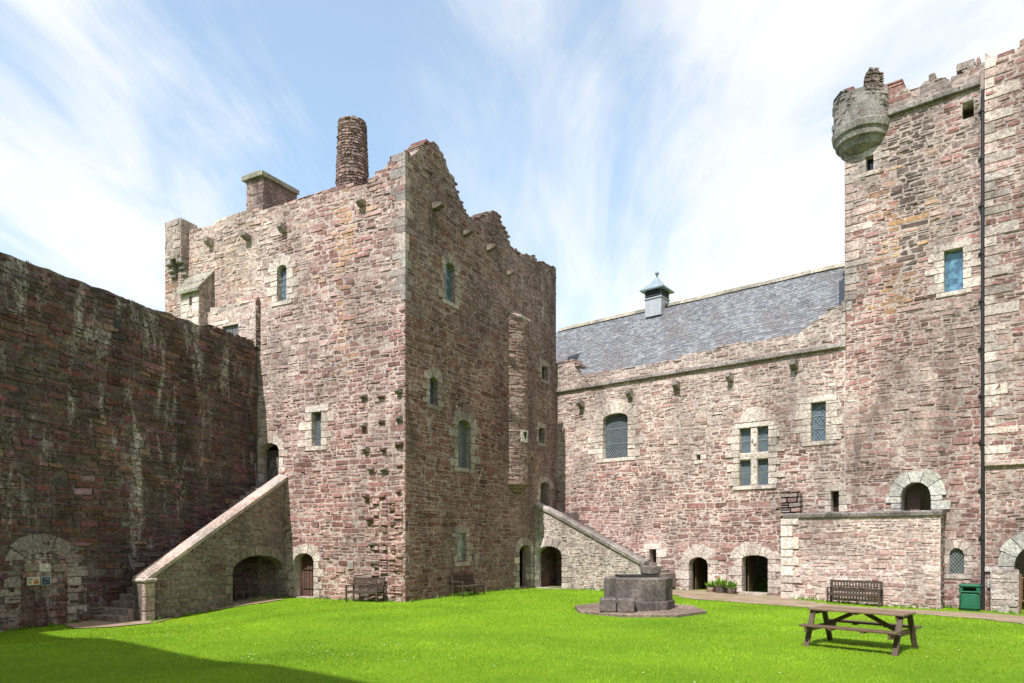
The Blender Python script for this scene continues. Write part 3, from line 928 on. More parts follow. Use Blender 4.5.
# treads from the pier up to the doorway
mb = MB(); ns = 24; zg = g(pc.x, pc.y)
for i in range(ns + 1):
    a = u_end + .55 - (u_end + .55) * i / ns; b = a - (u_end + .55) / ns - .06
    z = zg + (o_td.z0 - zg) * (i + 1) / (ns + 1)
    vs = [SLp.at(u, zz, o) for zz in (max(z - .75, -1), z) for u, o in ((a, -.4), (b, -.4), (b, -2.3), (a, -2.3))]
    mb.add(vs, [[0, 1, 2, 3], [7, 6, 5, 4], [0, 1, 5, 4], [1, 2, 6, 5], [2, 3, 7, 6], [3, 0, 4, 7]], pick(rg, DIM, .75, .95))
mb.obj('steps', M['stair'], ls)

# ================================================================== 4. outside stair, right
s0 = KR.at(KR.u(535), 0)
RS = Plane((s0.x, s0.y), 128.45); RS.n = HP.n.copy()
ue = RS.u(645); zt0 = RS.uz(538, 506)[1]; zt1 = RS.uz(645, 566)[1]
rs = thing('stone_staircase', (s0.x + 3, s0.y - 1, -.2), 'outside rubble stair falling to the right along the hall, with a small dark arch', 'staircase')
line2 = lambda u: zt0 + (zt1 - zt0) * (u - RS.u(538)) / (ue - RS.u(538)) if u > RS.u(538) else zt0
oa2 = opx(RS, 536, 562, 546, 588, 9)
mb = MB(); slab(mb, RS, 0, ue, -1, line2, [oa2], .45, MORT['stair'], rg, drop=.02, step=.5)
lay(mb, RS, 0, ue, -.6, 6, lambda u: line2(u) - .06, [oa2], lambda u, z, r: blend(col_stair(u, z, r), (.46, .4, .35), r.uniform(0, .6)), rg, hs=(.09, .2), ws=(.15, .4), full=0, seed=8)
mb.obj('side_wall', M['stair'], rs, recalc=False)
s = MB(); surround(s, RS, oa2, .38, BUFF + DIM, rg, sill=False); s.obj('arch', M['dressed'], rs)
mb = MB()
for i in range(7):
    a = ue * i / 7; b = ue * (i + 1) / 7 - .01
    vs = [RS.at(u, line2(u) + dz, o) for u in (a, b) for o, dz in ((.1, -.04), (.12, .12), (0, .22), (-.42, .22), (-.45, -.04))]
    mb.add(vs, [[0, 1, 2, 3, 4], [9, 8, 7, 6, 5]] + [[k, (k + 1) % 5, 5 + (k + 1) % 5, 5 + k] for k in range(5)], pick(rg, GREY, .75, .95))
mb.obj('coping', M['grey'], rs)
mb = MB(); zg = g(RS.at(ue, 0).x, RS.at(ue, 0).y)
dep = (HP.P - s0).dot(-HP.n) - .05
for i in range(18):
    a = ue + .4 - (ue - .4) * i / 18; b = a - (ue - .4) / 18 - .06 if i < 17 else -1.5
    z = max(zg + .12, line2((a + b) / 2 if i < 17 else 0) - .32)
    vs = [RS.at(u, zz, o) for zz in (max(z - .7, -1), z) for u, o in ((a, -.4), (b, -.4), (b, -dep), (a, -dep))]
    mb.add(vs, [[0, 1, 2, 3], [7, 6, 5, 4], [0, 1, 5, 4], [1, 2, 6, 5], [2, 3, 7, 6], [3, 0, 4, 7]], pick(rg, DIM, .75, .95))
mb.obj('steps', M['stair'], rs)

# ================================================================== 5. great hall
rg = random.Random(9)
HE = HP.u(845); UR = HP.u(981)
hall = thing('great_hall', HP.at(HE / 2, 0, -4), 'long red and cream rubble hall under a grey slate roof, between the two towers', 'hall')
par = top_of(HP, [(553, 364), (572, 360), (577, 362), (578, 374), (585, 376), (592, 371), (600, 372), (640, 366), (680, 358), (682, 353), (730, 343), (800, 332),
                  (803, 326), (828, 314), (829, 308), (845, 303)])
hz = HP.uz(700, 368.5)[1]                  # string course
h1 = opx(HP, 603, 628, 413, 458, 6); h3 = opx(HP, 811, 826, 402, 441); h4 = opx(HP, 831, 839, 491, 512)
hq = [opx(HP, a, b, c, d) for a, b, c, d in ((739, 750, 427.5, 453), (756.5, 768.5, 427, 452.5), (740.5, 751.5, 460, 485.5), (757.5, 769, 459, 485))]
zA = (hq[0].z1 + hq[1].z1) / 2; zB = (hq[0].z0 + hq[1].z0) / 2; zC = (hq[2].z1 + hq[3].z1) / 2; zD = (hq[2].z0 + hq[3].z0) / 2
uA = [(hq[0].u0 + hq[2].u0) / 2, (hq[0].u1 + hq[2].u1) / 2, (hq[1].u0 + hq[3].u0) / 2, (hq[1].u1 + hq[3].u1) / 2]
hq = [Op(uA[0], uA[1], zB, zA), Op(uA[2], uA[3], zB, zA), Op(uA[0], uA[1], zD, zC), Op(uA[2], uA[3], zD, zC)]
hs_ = opx(HP, 649.5, 656.5, 549, 564); hd1 = opx(HP, 689, 708, 557, 596, 7); hd2 = opx(HP, 742, 768, 555, 597, 4); hsm = opx(HP, 696.5, 700.5, 454.5, 460)
h_ops = [h1, h3, h4, hs_, hd1, hd2, hsm] + hq
mb = MB(); slab(mb, HP, -1.2, HE, -1, par, h_ops, .5, MORT['hall'], rg)
lay(mb, HP, -1.2, HE, -.6, 14, par, h_ops, col_hall, rg, seed=4.0)
mb.obj('wall', M['hall'], hall, recalc=False)
mb = MB(); slab(mb, HP.shift(-10), -3, HE, -1, lambda u: 11.1, [], .8, MORT['hall'], rg); mb.obj('wall', M['hall'], hall)
mb = MB(); slab(mb, Plane((HP.at(-3, 0).x, HP.at(-3, 0).y), 38.45), 0, 10, -1, lambda u: 11.1, [], .8, MORT['hall'], rg); mb.obj('wall', M['hall'], hall)
add_window(HP, h1, hall, .55, BUFF, rg, pitch=.17, hbars=2, off=-.3)
add_window(HP, h3, hall, .52, BUFF, rg, pitch=.2, hbars=2, mcol=(.06, .09, .125))
for i, o in enumerate(hq):
    w = glazing(HP, o, hall, M, -.22, .17, 'window', True, 1, None, (.06, .09, .125))
    if i == 0:
        s = MB(); big = Op(uA[0] - .06, uA[3] + .06, zD - .05, zA + .05)
        surround(s, HP, Op(uA[0], uA[3], zD, zA), .42, BUFF, rg, proud=.068, lintel=0)
        c = BUFF[0]
        prism(s, HP, rect(uA[1] - .01, uA[2] + .01, zD, zA), .03, -.26, .05, BUFF[2])
        prism(s, HP, rect(uA[0] - .01, uA[3] + .01, zC - .01, zB + .01), .036, -.27, .05, BUFF[0])
        prism(s, HP, rect(uA[0] - .3, uA[3] + .3, zA - .01, zA + .24), .07, -.28, .02, BUFF[2])
        cu = (uA[0] + uA[3]) / 2; hw = (uA[3] - uA[0]) / 2
        prism(s, HP, [(cu - hw, zA + .25), (cu + hw, zA + .25)] + [(cu + hw * math.cos(a), zA + .25 + .72 * math.sin(a)) for a in (.35, .7, 1.1, 1.57, 2.04, 2.44, 2.79)], .064, -.1, .02, BUFF[1])
        s.obj('surround', M['dressed'], w)
# relieving arch of thin red stones
mb = MB()
for k in range(17):
    a = math.pi * (k + .5) / 17; c_, s_ = math.cos(a), math.sin(a); t = .06
    cu = (uA[0] + uA[3]) / 2; rr0, rr1 = 1.12, 1.5
    prism(mb, HP, [(cu + rr0 * c_ + t * s_, zA + .1 + rr0 * s_ * .8 - t * c_), (cu + rr1 * c_ + t * 1.4 * s_, zA + .1 + rr1 * s_ * .8 - t * 1.4 * c_),
                   (cu + rr1 * c_ - t * 1.4 * s_, zA + .1 + rr1 * s_ * .8 + t * 1.4 * c_), (cu + rr0 * c_ - t * s_, zA + .1 + rr0 * s_ * .8 + t * c_)], .026, -.03, .012, col_hall(7, 8, rg))
mb.obj('relieving_arch', M['hall'], hall)
add_window(HP, h4, hall, .34, BUFF, rg, lead=False, mcol=(.05, .035, .03), off=-.5)
add_window(HP, hs_, hall, .32, BUFF, rg, lead=False, mcol=(.02, .02, .02), off=-.5)
add_window(HP, hsm, hall, .16, BUFF, rg, lead=False, mcol=(.015, .015, .015), off=-.3, lintel=.16)
for o, wd in ((hd1, .5), (hd2, .46)):
    s = MB(); surround(s, HP, o, wd, BUFF, rg, sill=False, jh=(.3, .55)); s.obj('doorway_surround', M['dressed'], hall)
# open door leaves just inside the dark doorways
for o in (hd1, hd2):
    mb = MB(); p = HP.at(o.u0 + .05, 0, -.7); q = HP.at(o.u0 + .02, 0, -1.7)
    for i in range(6):
        a = p.lerp(q, i / 6); b = p.lerp(q, (i + .94) / 6)
        bar(mb, (a.x, a.y, (o.z0 + o.z1) / 2), (b.x, b.y, (o.z0 + o.z1) / 2), .05, o.z1 - o.z0 - .1, (.1, .055, .035))
    mb.obj('door', M['wood'], hall)
mb = MB(); us = -.3
while us < HE - .2:
    e = min(us + rg.uniform(.7, 1.3), HE - .12)
    prism(mb, HP, rect(us, e - .006, hz - .1 + rg.uniform(-.01, .01), hz + .1), .17, -.05, .03, pick(rg, GREY, .7, 1)); us = e
ur = HE - .14; z = hz - .1
while z < par(HE) - .1:
    prism(mb, HP, rect(ur, ur + .2, z, z + .5), .12, -.05, .02, pick(rg, DIM, .9, 1.1)); z += .51
mb.obj('string_course', M['grey'], hall)
for px, py in ((582.3, 404), (630.6, 393), (677.5, 385.5), (731, 377), (794.7, 364.5)):
    u, z = HP.uz(px, py); o = corbel(HP, u, z, hall, M['grey'], GREY, rg, .3, .42, .42)
# rubble lump beside the terrace
mb = MB()
ub0, zb0 = HP.uz(781, 512); ub1, zb1 = HP.uz(803, 488)
lay(mb, HP.shift(.35), ub0, ub1, 2.0, zb1, lambda u: zb1 - .5 * abs(u - ub0) * .4, [], lambda u, z, r: blend(pick(r, GREY, .7, 1.1), pick(r, RED, .7, 1.1), r.random() * .9), rg, T=.5, full=9, hs=(.12, .24), ws=(.3, .5))
mb.obj('broken_stub', M['grey'], hall, recalc=False)
# roof of slates
rf = MB(); sl = MB(); wr, zr = 5.1, 16.25; we, ze = .75, 11.05
u0r, u1r = -3.2, HE + .05
for w0, w1 in ((we, wr), (2 * wr - we, wr)):
    vs = [HP.at(u, z - dz, -w) for dz in (.03, .25) for u, w, z in ((u0r, w0, ze), (u1r, w0, ze), (u1r, w1, zr), (u0r, w1, zr))]
    rf.add(vs, [[0, 1, 2, 3], [7, 6, 5, 4], [0, 1, 5, 4], [1, 2, 6, 5], [2, 3, 7, 6], [3, 0, 4, 7]], (.12, .125, .135))
SL_ = [(.15, .157, .172), (.175, .184, .2), (.128, .134, .15), (.2, .21, .224), (.165, .16, .17)]
nrow = 46
slope = Vector((0, 0, 0))
Ls = math.hypot(wr - we, zr - ze)
for r_ in range(nrow):
    f0 = r_ / nrow; f1 = min(1.0, (r_ + 1.25) / nrow); u = u0r + rg.uniform(-.3, 0)
    w_ = .34 - .14 * f0
    while u < u1r:
        e = min(u + w_ * rg.uniform(.75, 1.25), u1r)
        pat = noise.noise((u * .55 + f0 * 2.2, f0 * 1.6, 3)) + .5 * noise.noise((u * 1.6 + f0 * 4, f0 * 5, 6))
        c = pick(rg, SL_, .78, 1.2)
        if pat > .12 and rg.random() < .2 + pat: c = blend(c, (.15, .125, .125), .6)
        elif pat < -.25 and rg.random() < .5: c = blend(c, (.25, .26, .27), .5)
        a = [(u + .004, f0, .022 + rg.uniform(0, .012)), (e - .004, f0, .022 + rg.uniform(0, .012)), (e - .004, f1, .008), (u + .004, f1, .008)]
        nx = (zr - ze) / Ls; nz = (wr - we) / Ls
        P = [HP.at(uu, ze + (zr - ze) * ff + nz * tt, -(we + (wr - we) * ff) + nx * tt) for uu, ff, tt in a]
        Pb = [HP.at(uu, ze + (zr - ze) * ff + nz * (tt - .02), -(we + (wr - we) * ff) + nx * (tt - .02)) for uu, ff, tt in a[:2]]
        sl.add(P + Pb, [[0, 1, 2, 3], [4, 5, 1, 0]], c); u = e
rf.v += sl.v; rf.c += sl.c
nb = len(rf.v) - len(sl.v); rf.f += [[i + nb for i in f] for f in sl.f]
roof = rf.obj('roof', M['slate'], hall, recalc=False)
mb = MB(); u = u0r
while u < u1r:
    e = min(u + .45, u1r)
    vs = [HP.at(uu, zr + dz + .05 * noise.noise((uu * .35, 0, 5)), -wr + dw) for uu in (u, e - .008) for dw, dz in ((.22, -.12), (.1, .1), (-.1, .1), (-.22, -.12))]
    mb.add(vs, [[0, 1, 2, 3], [7, 6, 5, 4]] + [[k, (k + 1) % 4, 4 + (k + 1) % 4, 4 + k] for k in range(4)], pick(rg, [(.36, .31, .24), (.31, .28, .22), (.4, .35, .28)])); u = e
mb.obj('ridge_tiles', M['dressed'], roof)
# louvred cupola
uc = HP.u(657, -wr + .25); cc = HP.at(uc, 0, -wr + .25); px = cc.y / F; rz = math.atan2(HP.d.y, HP.d.x)
zy = lambda py: E + (HY - py) / F * cc.y
mb = MB(); wv = 17.5 * px
box(mb, (cc.x, cc.y, (zy(318) + zy(301)) / 2), (wv, wv, zy(301) - zy(318)), rz, (.33, .34, .37)); cup = mb.obj('cupola', M['copper'], hall)
mb = MB(); box(mb, (cc.x, cc.y, (zy(301) + zy(291)) / 2), (wv * .86, wv * .86, zy(291) - zy(301)), rz, (.03, .03, .032))
for i in range(4):
    z = zy(300.2 - i * 2.6)
    box(mb, (cc.x, cc.y, z), (wv * (1.02 if i else 1.1), wv * (1.02 if i else 1.1), .05 if i else .08), rz, (.045, .045, .048) if i else (.3, .31, .33))
for a in (0, 1, 2, 3):
    v = Vector((wv * .46 * (1 if a in (0, 1) else -1), wv * .46 * (1 if a in (0, 3) else -1), 0)); v.rotate(Matrix.Rotation(rz, 3, 'Z'))
    bar(mb, cc + v + Vector((0, 0, zy(301))), cc + v + Vector((0, 0, zy(291))), .09, .09, (.06, .06, .06))
mb.obj('louvres', M['lead'], cup)
mb = MB(); lathe(mb, (cc.x, cc.y, 0), [(wv * 1.02, zy(292.5)), (wv * 1.04, zy(291.3)), (wv * .5, zy(285)), (wv * .13, zy(279)), (.03, zy(277))], 4, (.2, .25, .28), rz + math.pi / 4)
cr = mb.obj('cupola_roof', M['copper'], cup)
mb = MB(); rb = 2.0 * px; zb = zy(273.5)
lathe(mb, (cc.x, cc.y, 0), [(.05, zy(278)), (.04, zb - rb)] + [(rb * math.sin(a), zb - rb * math.cos(a)) for a in (.5, 1.0, 1.57, 2.1, 2.7, 3.1)], 12, (.16, .2, .22)); mb.obj('finial', M['copper'], cr, smooth=True)
# dark hatch at the tower end of the roof
uh0, uh1 = HP.u(838.5, -2.2), HP.u(846, -2.2); zh0, zh1 = HP.uz(842, 304, -2.2)[1], HP.uz(842, 280, -2.2)[1]
mb = MB(); prism(mb, HP, rect(uh0, HE + .05, zh0 - .3, zh1), -2.2, -4.2, .02, (.035, .045, .07)); mb.obj('roof_hatch', M['lead'], hall)

# ================================================================== 6. gatehouse tower, right
rg = random.Random(13)
gate = thing('gatehouse_tower', HP.at(HE + 5, 0, -4), 'tall rubble gatehouse tower with a round corner turret, at the right edge', 'tower')
gt_top = top_of(HP, [(845, 90), (888, 82), (890, 84), (893, 88), (897, 82), (903, 82), (910, 88), (918, 86), (926, 77), (938, 76), (946, 73), (950, 80), (958, 79), (962, 67), (972, 62), (981, 60)])
gw = opx(HP, 944, 963, 249, 291); gs = opx(HP, 866, 873.5, 156, 171); gl = opx(HP, 962.5, 974, 104, 118); ga2 = opx(HP, 901, 931, 482, 518, 14); gn = opx(HP, 949.5, 964, 548, 574, 7)
g_ops = [gw, gs, gl, ga2, gn]
mb = MB(); slab(mb, HP, HE, UR + .2, -1, gt_top, g_ops, .9, MORT['gate'], rg)
lay(mb, HP, HE, UR, -.6, 24, gt_top, g_ops, col_gate, rg, seed=7.0, full=.5)
mb.obj('wall', M['gate'], gate, recalc=False)
mb = MB(); side = Plane((HP.at(HE, 0).x, HP.at(HE, 0).y), 38.45); side.n = -HP.d
slab(mb, side, .9, 9, -1, lambda u: 20.6, [], .8, MORT['gate'], rg); slab(mb, HP.shift(-9), HE, UR + 14, -1, lambda u: 20.6, [], .8, MORT['gate'], rg)
mb.obj('wall', M['gate'], gate)
mb = MB(); cs = [(HE + .2, -.3), (UR + 13.5, -.3), (UR + 13.5, -9), (HE + .2, -9)]
mb.add([HP.at(u, zz, o) for zz in (19.6, 19.9) for u, o in cs], [[0, 1, 2, 3], [7, 6, 5, 4], [0, 1, 5, 4], [1, 2, 6, 5], [2, 3, 7, 6], [3, 0, 4, 7]], (.3, .28, .26))
mb.obj('roof', M['grey'], gate)
# string course under the parapet
mb = MB(); zs_ = HP.uz(930, 100.5)[1]; u = HP.u(888)
while u < UR - .1:
    e = min(u + rg.uniform(.6, 1.1), UR - .02); prism(mb, HP, rect(u, e - .006, zs_ - .12, zs_ + .1), .17, -.05, .03, pick(rg, GREY, .7, 1)); u = e
mb.obj('string_course', M['grey'], gate)
# quoins at the free edge
mb = MB(); z = HP.uz(848, 306)[1] - .2; i = 0
while z < HP.uz(848, 158)[1]:
    h = rg.uniform(.28, .45); ww = rg.uniform(.5, 1.3) if i % 2 else rg.uniform(.3, .6); i += 1
    if z < gs.z1 + .1 and z + h > gs.z0 - .1: ww = min(ww, gs.u0 - HE - .03)
    prism(mb, HP, rect(HE - .03, HE + ww, z, z + h - .012), .03, -.6, .02, pick(rg, PALE + DIM + GREY, .85, 1.05)); z += h
mb.obj('quoins', M['dressed'], gate)
# round corner turret
cu_ = HP.u(860.5); c = HP.at(cu_, 0, -.35); rb = 26.5 / F * c.y
zq = lambda z: E + (z - E) * .982
nz = math.atan2(HP.n.x, -HP.n.y)
cy = Cyl((c.x, c.y), rb, 0, 0, nz)
mb = MB(); lathe(mb, (c.x, c.y, 0), [(rb - .02, zq(20.4)), (rb - .02, zq(21.6)), (rb - .3, zq(21.6)), (rb - .3, zq(20.9))], 40, (.24, .215, .2))
bt = lambda u: zq(21.75) + .0 * (1.0) + .1 * noise.noise((u * 1.5, 0, 5))
lay(mb, cy, -math.pi * rb, math.pi * rb, zq(20.4), zq(24), bt, [], lambda u, z, r: blend(pick(r, GREY, .6, .95), pick(r, DIM, .6, .95), .5), rg, hs=(.32, .46), ws=(.4, .8), T=.3, full=1.3, pro=(.0, .045), wave=.8)
for ua_, ub_, zt_2, rc in ((.25, 1.0, 22.3, RED), (.4, .8, 22.5, RED), (-1.25, -.35, 22.05, GREY)):
    lay(mb, cy, ua_ * rb, ub_ * rb, zq(21.6), zq(zt_2), lambda u: zq(zt_2) + 1, [], lambda u, z, r: blend(pick(r, GREY, .5, .8), pick(r, rc, .6, .9), .4), rg, hs=(.12, .2), ws=(.25, .5), T=.4, full=9)
bar_ = mb.obj('corner_turret', M['grey'], gate, recalc=False)
mb = MB(); zz = [zq(p) for p in (19.25, 19.5, 19.55, 19.78, 19.83, 20.08, 20.13, 20.4, 20.46)]
rr = [.25, .62, .72, .78, .9, .93, 1.0, 1.04, 1.0]
lathe(mb, (c.x, c.y, 0), [(rb * a + .02, b) for a, b in zip(rr, zz)], 40, (.27, .24, .222)); mb.obj('corbel', M['grey'], bar_)
# openings of the gatehouse
add_window(HP, gw, gate, .36, BUFF, rg, lead=False, mcol=(.07, .15, .215))
add_window(HP, gs, gate, .34, DIM + BUFF, rg, lead=False, mcol=(.015, .014, .014), off=-.35)
add_window(HP, gn, gate, .3, BUFF + DIM, rg, pitch=.16, mcol=(.05, .06, .065), off=-.12)
corbel(HP, gl.c, gl.z1 + .02, gate, M['grey'], GREY, rg, .4, .3, .35)
s = MB(); surround(s, HP, ga2, .46, [(.55, .53, .49), (.5, .48, .45), (.58, .55, .5)], rg, sill=False, proud=.09); s.obj('doorway_surround', M['dressed'], gate)
mb = MB(); p = HP.at(ga2.u0 + .62, 0, -.9)
prism(mb, HP, rect(ga2.u0 + .1, ga2.c + .05, ga2.z0, ga2.z1), -.75, -.82, .01, (.14, .085, .065)); mb.obj('door', M['wood'], gate)
# right-hand block standing slightly forward
R2 = HP.shift(.3); ur0 = R2.u(985); ur1 = ur0 + 11
r2t = top_of(R2, [(983, 48), (987, 51), (989, 55), (994, 56), (997, 53), (1005, 52), (1007, 49), (1010, 53), (1016, 48), (1020, 42), (1030, 38), (1060, 30)])
r2top = lambda u: r2t(u) if u < R2.u(1058) else r2t(R2.u(1058)) + .3 * noise.noise((u, 0, 3))
oarch = opx(R2, 1014, 1062, 545, 628, 22)
mb = MB(); slab(mb, R2, ur0, ur1, -1, r2top, [oarch], 1.2, MORT['gate'], rg)
lay(mb, R2, ur0, ur0 + 5, -.8, 25, r2top, [oarch], lambda u, z, r: col_kl(u + 30, min(z, 12.9), r), rg, seed=9.0, full=.5)
mb.obj('wall', M['gate'], gate, recalc=False)
mb = MB(); z = R2.uz(986, 462)[1]; i = 0
while z < R2.uz(986, 64)[1]:
    h = rg.uniform(.28, .46); ww = rg.uniform(.5, 1.15) if i % 2 else rg.uniform(.25, .5); i += 1
    prism(mb, R2, rect(ur0 - .03, ur0 + ww, z, z + h - .012), .03, -.4, .02, pick(rg, BUFF + PALE + DIM, .85, 1.05)); z += h
mb.obj('quoins', M['dressed'], gate)
mb = MB(); z = R2.uz(1005, 463)[1]; u = ur0
while u < ur0 + 5:
    e = u + rg.uniform(.6, 1.1); prism(mb, R2, rect(u, e - .008, z - .1, z + .1), .15, -.05, .03, pick(rg, PALE)); u = e
mb.obj('string_course', M['dressed'], gate)
s = MB(); surround(s, R2, oarch, .5, [(.56, .54, .5), (.5, .48, .45)], rg, sill=False, proud=.09); s.obj('doorway_surround', M['dressed'], gate)

# low wall against the gatehouse foot, and a rusty rail
LO = HP.shift(.75); a, b = LO.u(990.5), LO.u(1019)
zl = LO.uz(1005, 571)[1]
low = thing('low_wall', LO.at((a + b) / 2, -.4), 'low mottled grey stone wall at the foot of the gatehouse, right of the drainpipe', 'wall')
mb = MB(); slab(mb, LO, a, b, -1, lambda u: zl, [], .42, MORT['stair'], rg, drop=0)
lay(mb, LO, a, b, -.8, zl, lambda u: zl, [], lambda u, z, r: blend(pick(r, GREY, .9, 1.3), pick(r, PALE), .5), rg, hs=(.16, .32), ws=(.3, .6), T=.4, full=.2)
mb.obj('wall', M['stair'], low, recalc=False)
mb = MB(); lp = LO.at(LO.u(1020.5), 0, .05); lq = LO.at(LO.u(1060), 0, .05)
gt = thing('iron_gate', (lp.x, lp.y, g(lp.x, lp.y)), 'rusty iron gate post at the very right edge, beside the low wall', 'gate')
tube(mb, [(lp.x, lp.y, -.6), (lp.x, lp.y, 1.15)], .04, 8, (.16, .08, .045)); mb.obj('post', M['iron'], gt)
mb = MB()
for z in (.15, 1.0): tube(mb, [(lp.x, lp.y, z), (lq.x, lq.y, z - .1)], .025, 6, (.14, .07, .04))
for i in range(9):
    p = lp.lerp(lq, (i + .5) / 9); tube(mb, [(p.x, p.y, .1), (p.x, p.y, 1.05)], .012, 6, (.14, .07, .04))
mb.obj('rails', M['iron'], gt)

# drainpipe
dp = thing('drainpipe', HP.at(HP.u(983.5), -.3, .12), 'black cast iron drainpipe running down the gatehouse seam', 'drainpipe')
mb = MB(); pu = HP.u(982.8, .14); zt = HP.uz(982, 92)[1]; zb = g(*HP.at(pu, 0, .14).xy)
tube(mb, [HP.at(pu, zb - .05, .14), HP.at(pu, zt, .14)], .06, 10, (.022, .02, .02)); mb.obj('pipe', M['iron'], dp)
z = zb + .9
while z < zt:
    mb = MB(); tube(mb, [HP.at(pu, z, .14), HP.at(pu, z + .16, .14)], .085, 10, (.022, .02, .02)); box(mb, HP.at(pu, z + .08, .05), (.3, .1, .07), math.atan2(HP.d.y, HP.d.x), (.022, .02, .02))
    mb.obj('bracket', M['iron'], dp); z += 1.85

# ================================================================== 7. terrace
TE = HP.shift(1.2); a, b = TE.u(784.5), TE.u(940.5); zt = TE.uz(860, 516.5)[1]
ter = thing('terrace', TE.at((a + b) / 2, -.2), 'pale rubble terrace wall with a dark flat cope, behind the slatted bench', 'terrace')
mb = MB()
mb.add([TE.at(u, zz, o) for zz in (-1, zt) for u, o in ((a, 0), (b, 0), (b, -1.1), (a, -1.1))], [[0, 1, 2, 3], [7, 6, 5, 4], [0, 1, 5, 4], [1, 2, 6, 5], [2, 3, 7, 6], [3, 0, 4, 7]], MORT['hall'])


def col_ter(u, z, r):
    c = two(r, .6 + .5 * noise.noise((u * .6, z * .5, 3)), RED, PALE, .22, .9, 1.2)
    return blend(c, pick(r, GREY), .3) if z > 2.6 and r.random() < .5 else c


lay(mb, TE, a + .02, b, -.6, zt + .02, lambda u: zt, [], col_ter, rg, seed=11, full=0)
rp = Plane((TE.at(b, 0).x, TE.at(b, 0).y), 38.45); rp.n = HP.d.copy()
lay(mb, rp, .02, 1.1, -.6, zt, lambda u: zt, [], lambda u, z, r: pick(r, GREY + RED, .5, .85), rg, full=0)
mb.obj('wall', M['hall'], ter, recalc=False)
mb = MB(); z = g(*TE.at(a, 0).xy) - .2; i = 0
while z < zt - .1:
    h = min(rg.uniform(.3, .55), zt - z); w = .38 if i % 2 else rg.uniform(.6, .8); i += 1
    prism(mb, TE, rect(a - .16, a + w, z, z + h - .01), .07, -1, .02, pick(rg, BUFF)); z += h
mb.obj('quoins', M['dressed'], ter)
mb = MB(); u = a - .05
while u < b:
    e = min(u + rg.uniform(.6, 1.0), b + .08)
    vs = [TE.at(uu, zz, o) for uu in (u, e - .006) for o, zz in ((.1, zt), (.12, zt + .13), (.0, zt + .2), (-1.15, zt + .2), (-1.15, zt))]
    mb.add(vs, [[0, 1, 2, 3, 4], [9, 8, 7, 6, 5]] + [[k, (k + 1) % 5, 5 + (k + 1) % 5, 5 + k] for k in range(5)], pick(rg, GREY, .4, .6)); u = e + .0
mb.obj('coping', M['grey'], ter)

# ================================================================== 8. front range behind the camera (its shadow lies on the grass)
ft = thing('entrance_range', (-14, 3, 0), 'tall stone range closing the courtyard, seen only by its shadow on the lower left grass', 'building')
fd = Vector((10.1 - 21.1, 0, 0)); pA = Vector((-21.45, 10.9, 0)); dv = Vector((13.28, -11.0, 0)).normalized()
fp = Plane((pA.x, pA.y), math.degrees(math.atan2(dv.x, dv.y)))
fp.n = Vector((.64, .77, 0)).normalized()
mb = MB(); slab(mb, fp, -1.5, 34, -1, lambda u: 15.5, [], 1.2, (.3, .24, .21), rg, drop=0); mb.obj('wall', M['keep'], ft)

# ================================================================== 9. ground
xs = sorted(set(np.round(np.concatenate([np.arange(-22, 28, .5), [-300, -150, -80, -45, -30, 32, 45, 80, 150, 300]]), 3)))
ys = sorted(set(np.round(np.concatenate([np.arange(2, 44, .5), [-300, -120, -50, -20, -8, -3, 0, 50, 65, 90, 150, 320]]), 3)))
X, Y = np.meshgrid(xs, ys); Z = gnp(X, Y)
mb = MB(); nx = len(xs)
mb.v = [Vector(p) for p in zip(X.ravel(), Y.ravel(), Z.ravel())]; mb.c = [(.1, .2, .02)] * len(mb.v)
mb.f = [[j * nx + i, j * nx + i + 1, (j + 1) * nx + i + 1, (j + 1) * nx + i] for j in range(len(ys) - 1) for i in range(nx - 1)]
lawn = mb.obj('lawn', M['turf'], smooth=True); tag(lawn, 'bright green mown courtyard lawn', kind='structure')


def sheet(name, pts, lift, label, jit=.12):
    P = []
    for i in range(len(pts)):
        p, q = Vector(pts[i]), Vector(pts[(i + 1) % len(pts)])
        n = max(1, int((q - p).length / .35))
        for k in range(n):
            v = p.lerp(q, k / n); P.append(Vector((v.x + rng.uniform(-jit, jit), v.y + rng.uniform(-jit, jit))))
    x0, x1 = min(p.x for p in P), max(p.x for p in P); y0, y1 = min(p.y for p in P), max(p.y for p in P)
    grid = [Vector((x, y)) for x in np.arange(x0, x1, .5) for y in np.arange(y0, y1, .5)]
    nb = len(P)
    r = delaunay_2d_cdt(P + grid, [], [list(range(nb))], 1, 1e-4)
    mb = MB()
    vv = np.array([[v.x, v.y] for v in r[0]]); zz = gnp(vv[:, 0], vv[:, 1]) + lift
    mb.add([Vector((a, b, c)) for (a, b), c in zip(vv, zz)], [list(f) for f in r[2]], (.3, .2, .14))
    o = mb.obj(name, M['path'], smooth=True); tag(o, label, kind='structure'); return P


hb = lambda px, o: tuple(HP.at(HP.u(px, o), 0, o).xy)
path1 = [hb(600, -.3), hb(690, -.3), hb(784, -.3), hb(784, 1.15), gp(830, 605), gp(900, 609.5), gp(945, 612), gp(985, 613.5), gp(1040, 618), gp(1040, 627), gp(985, 619.5), gp(945, 616.5),
         gp(900, 613), gp(830, 609.5), gp(760, 604.5), gp(700, 600), gp(664, 594), gp(640, 590.5)]
P1 = sheet('path', path1, .022, 'worn brown earth path along the foot of the hall', .22)
path2 = [tuple(RS.at(RS.u(536), 0, -2).xy), tuple(RS.at(RS.u(563), 0, -2).xy), gp(575, 585), gp(655, 588.5), gp(640, 590.6), gp(575, 588), gp(545, 587.3), gp(515, 587.5), gp(515, 585)]
P2 = sheet('path', path2, .026, 'thin earth strip under the right stair and its arch', .06)
lwb = lambda px, o: tuple(LW.at(LW.u(px, o), 0, o).xy)
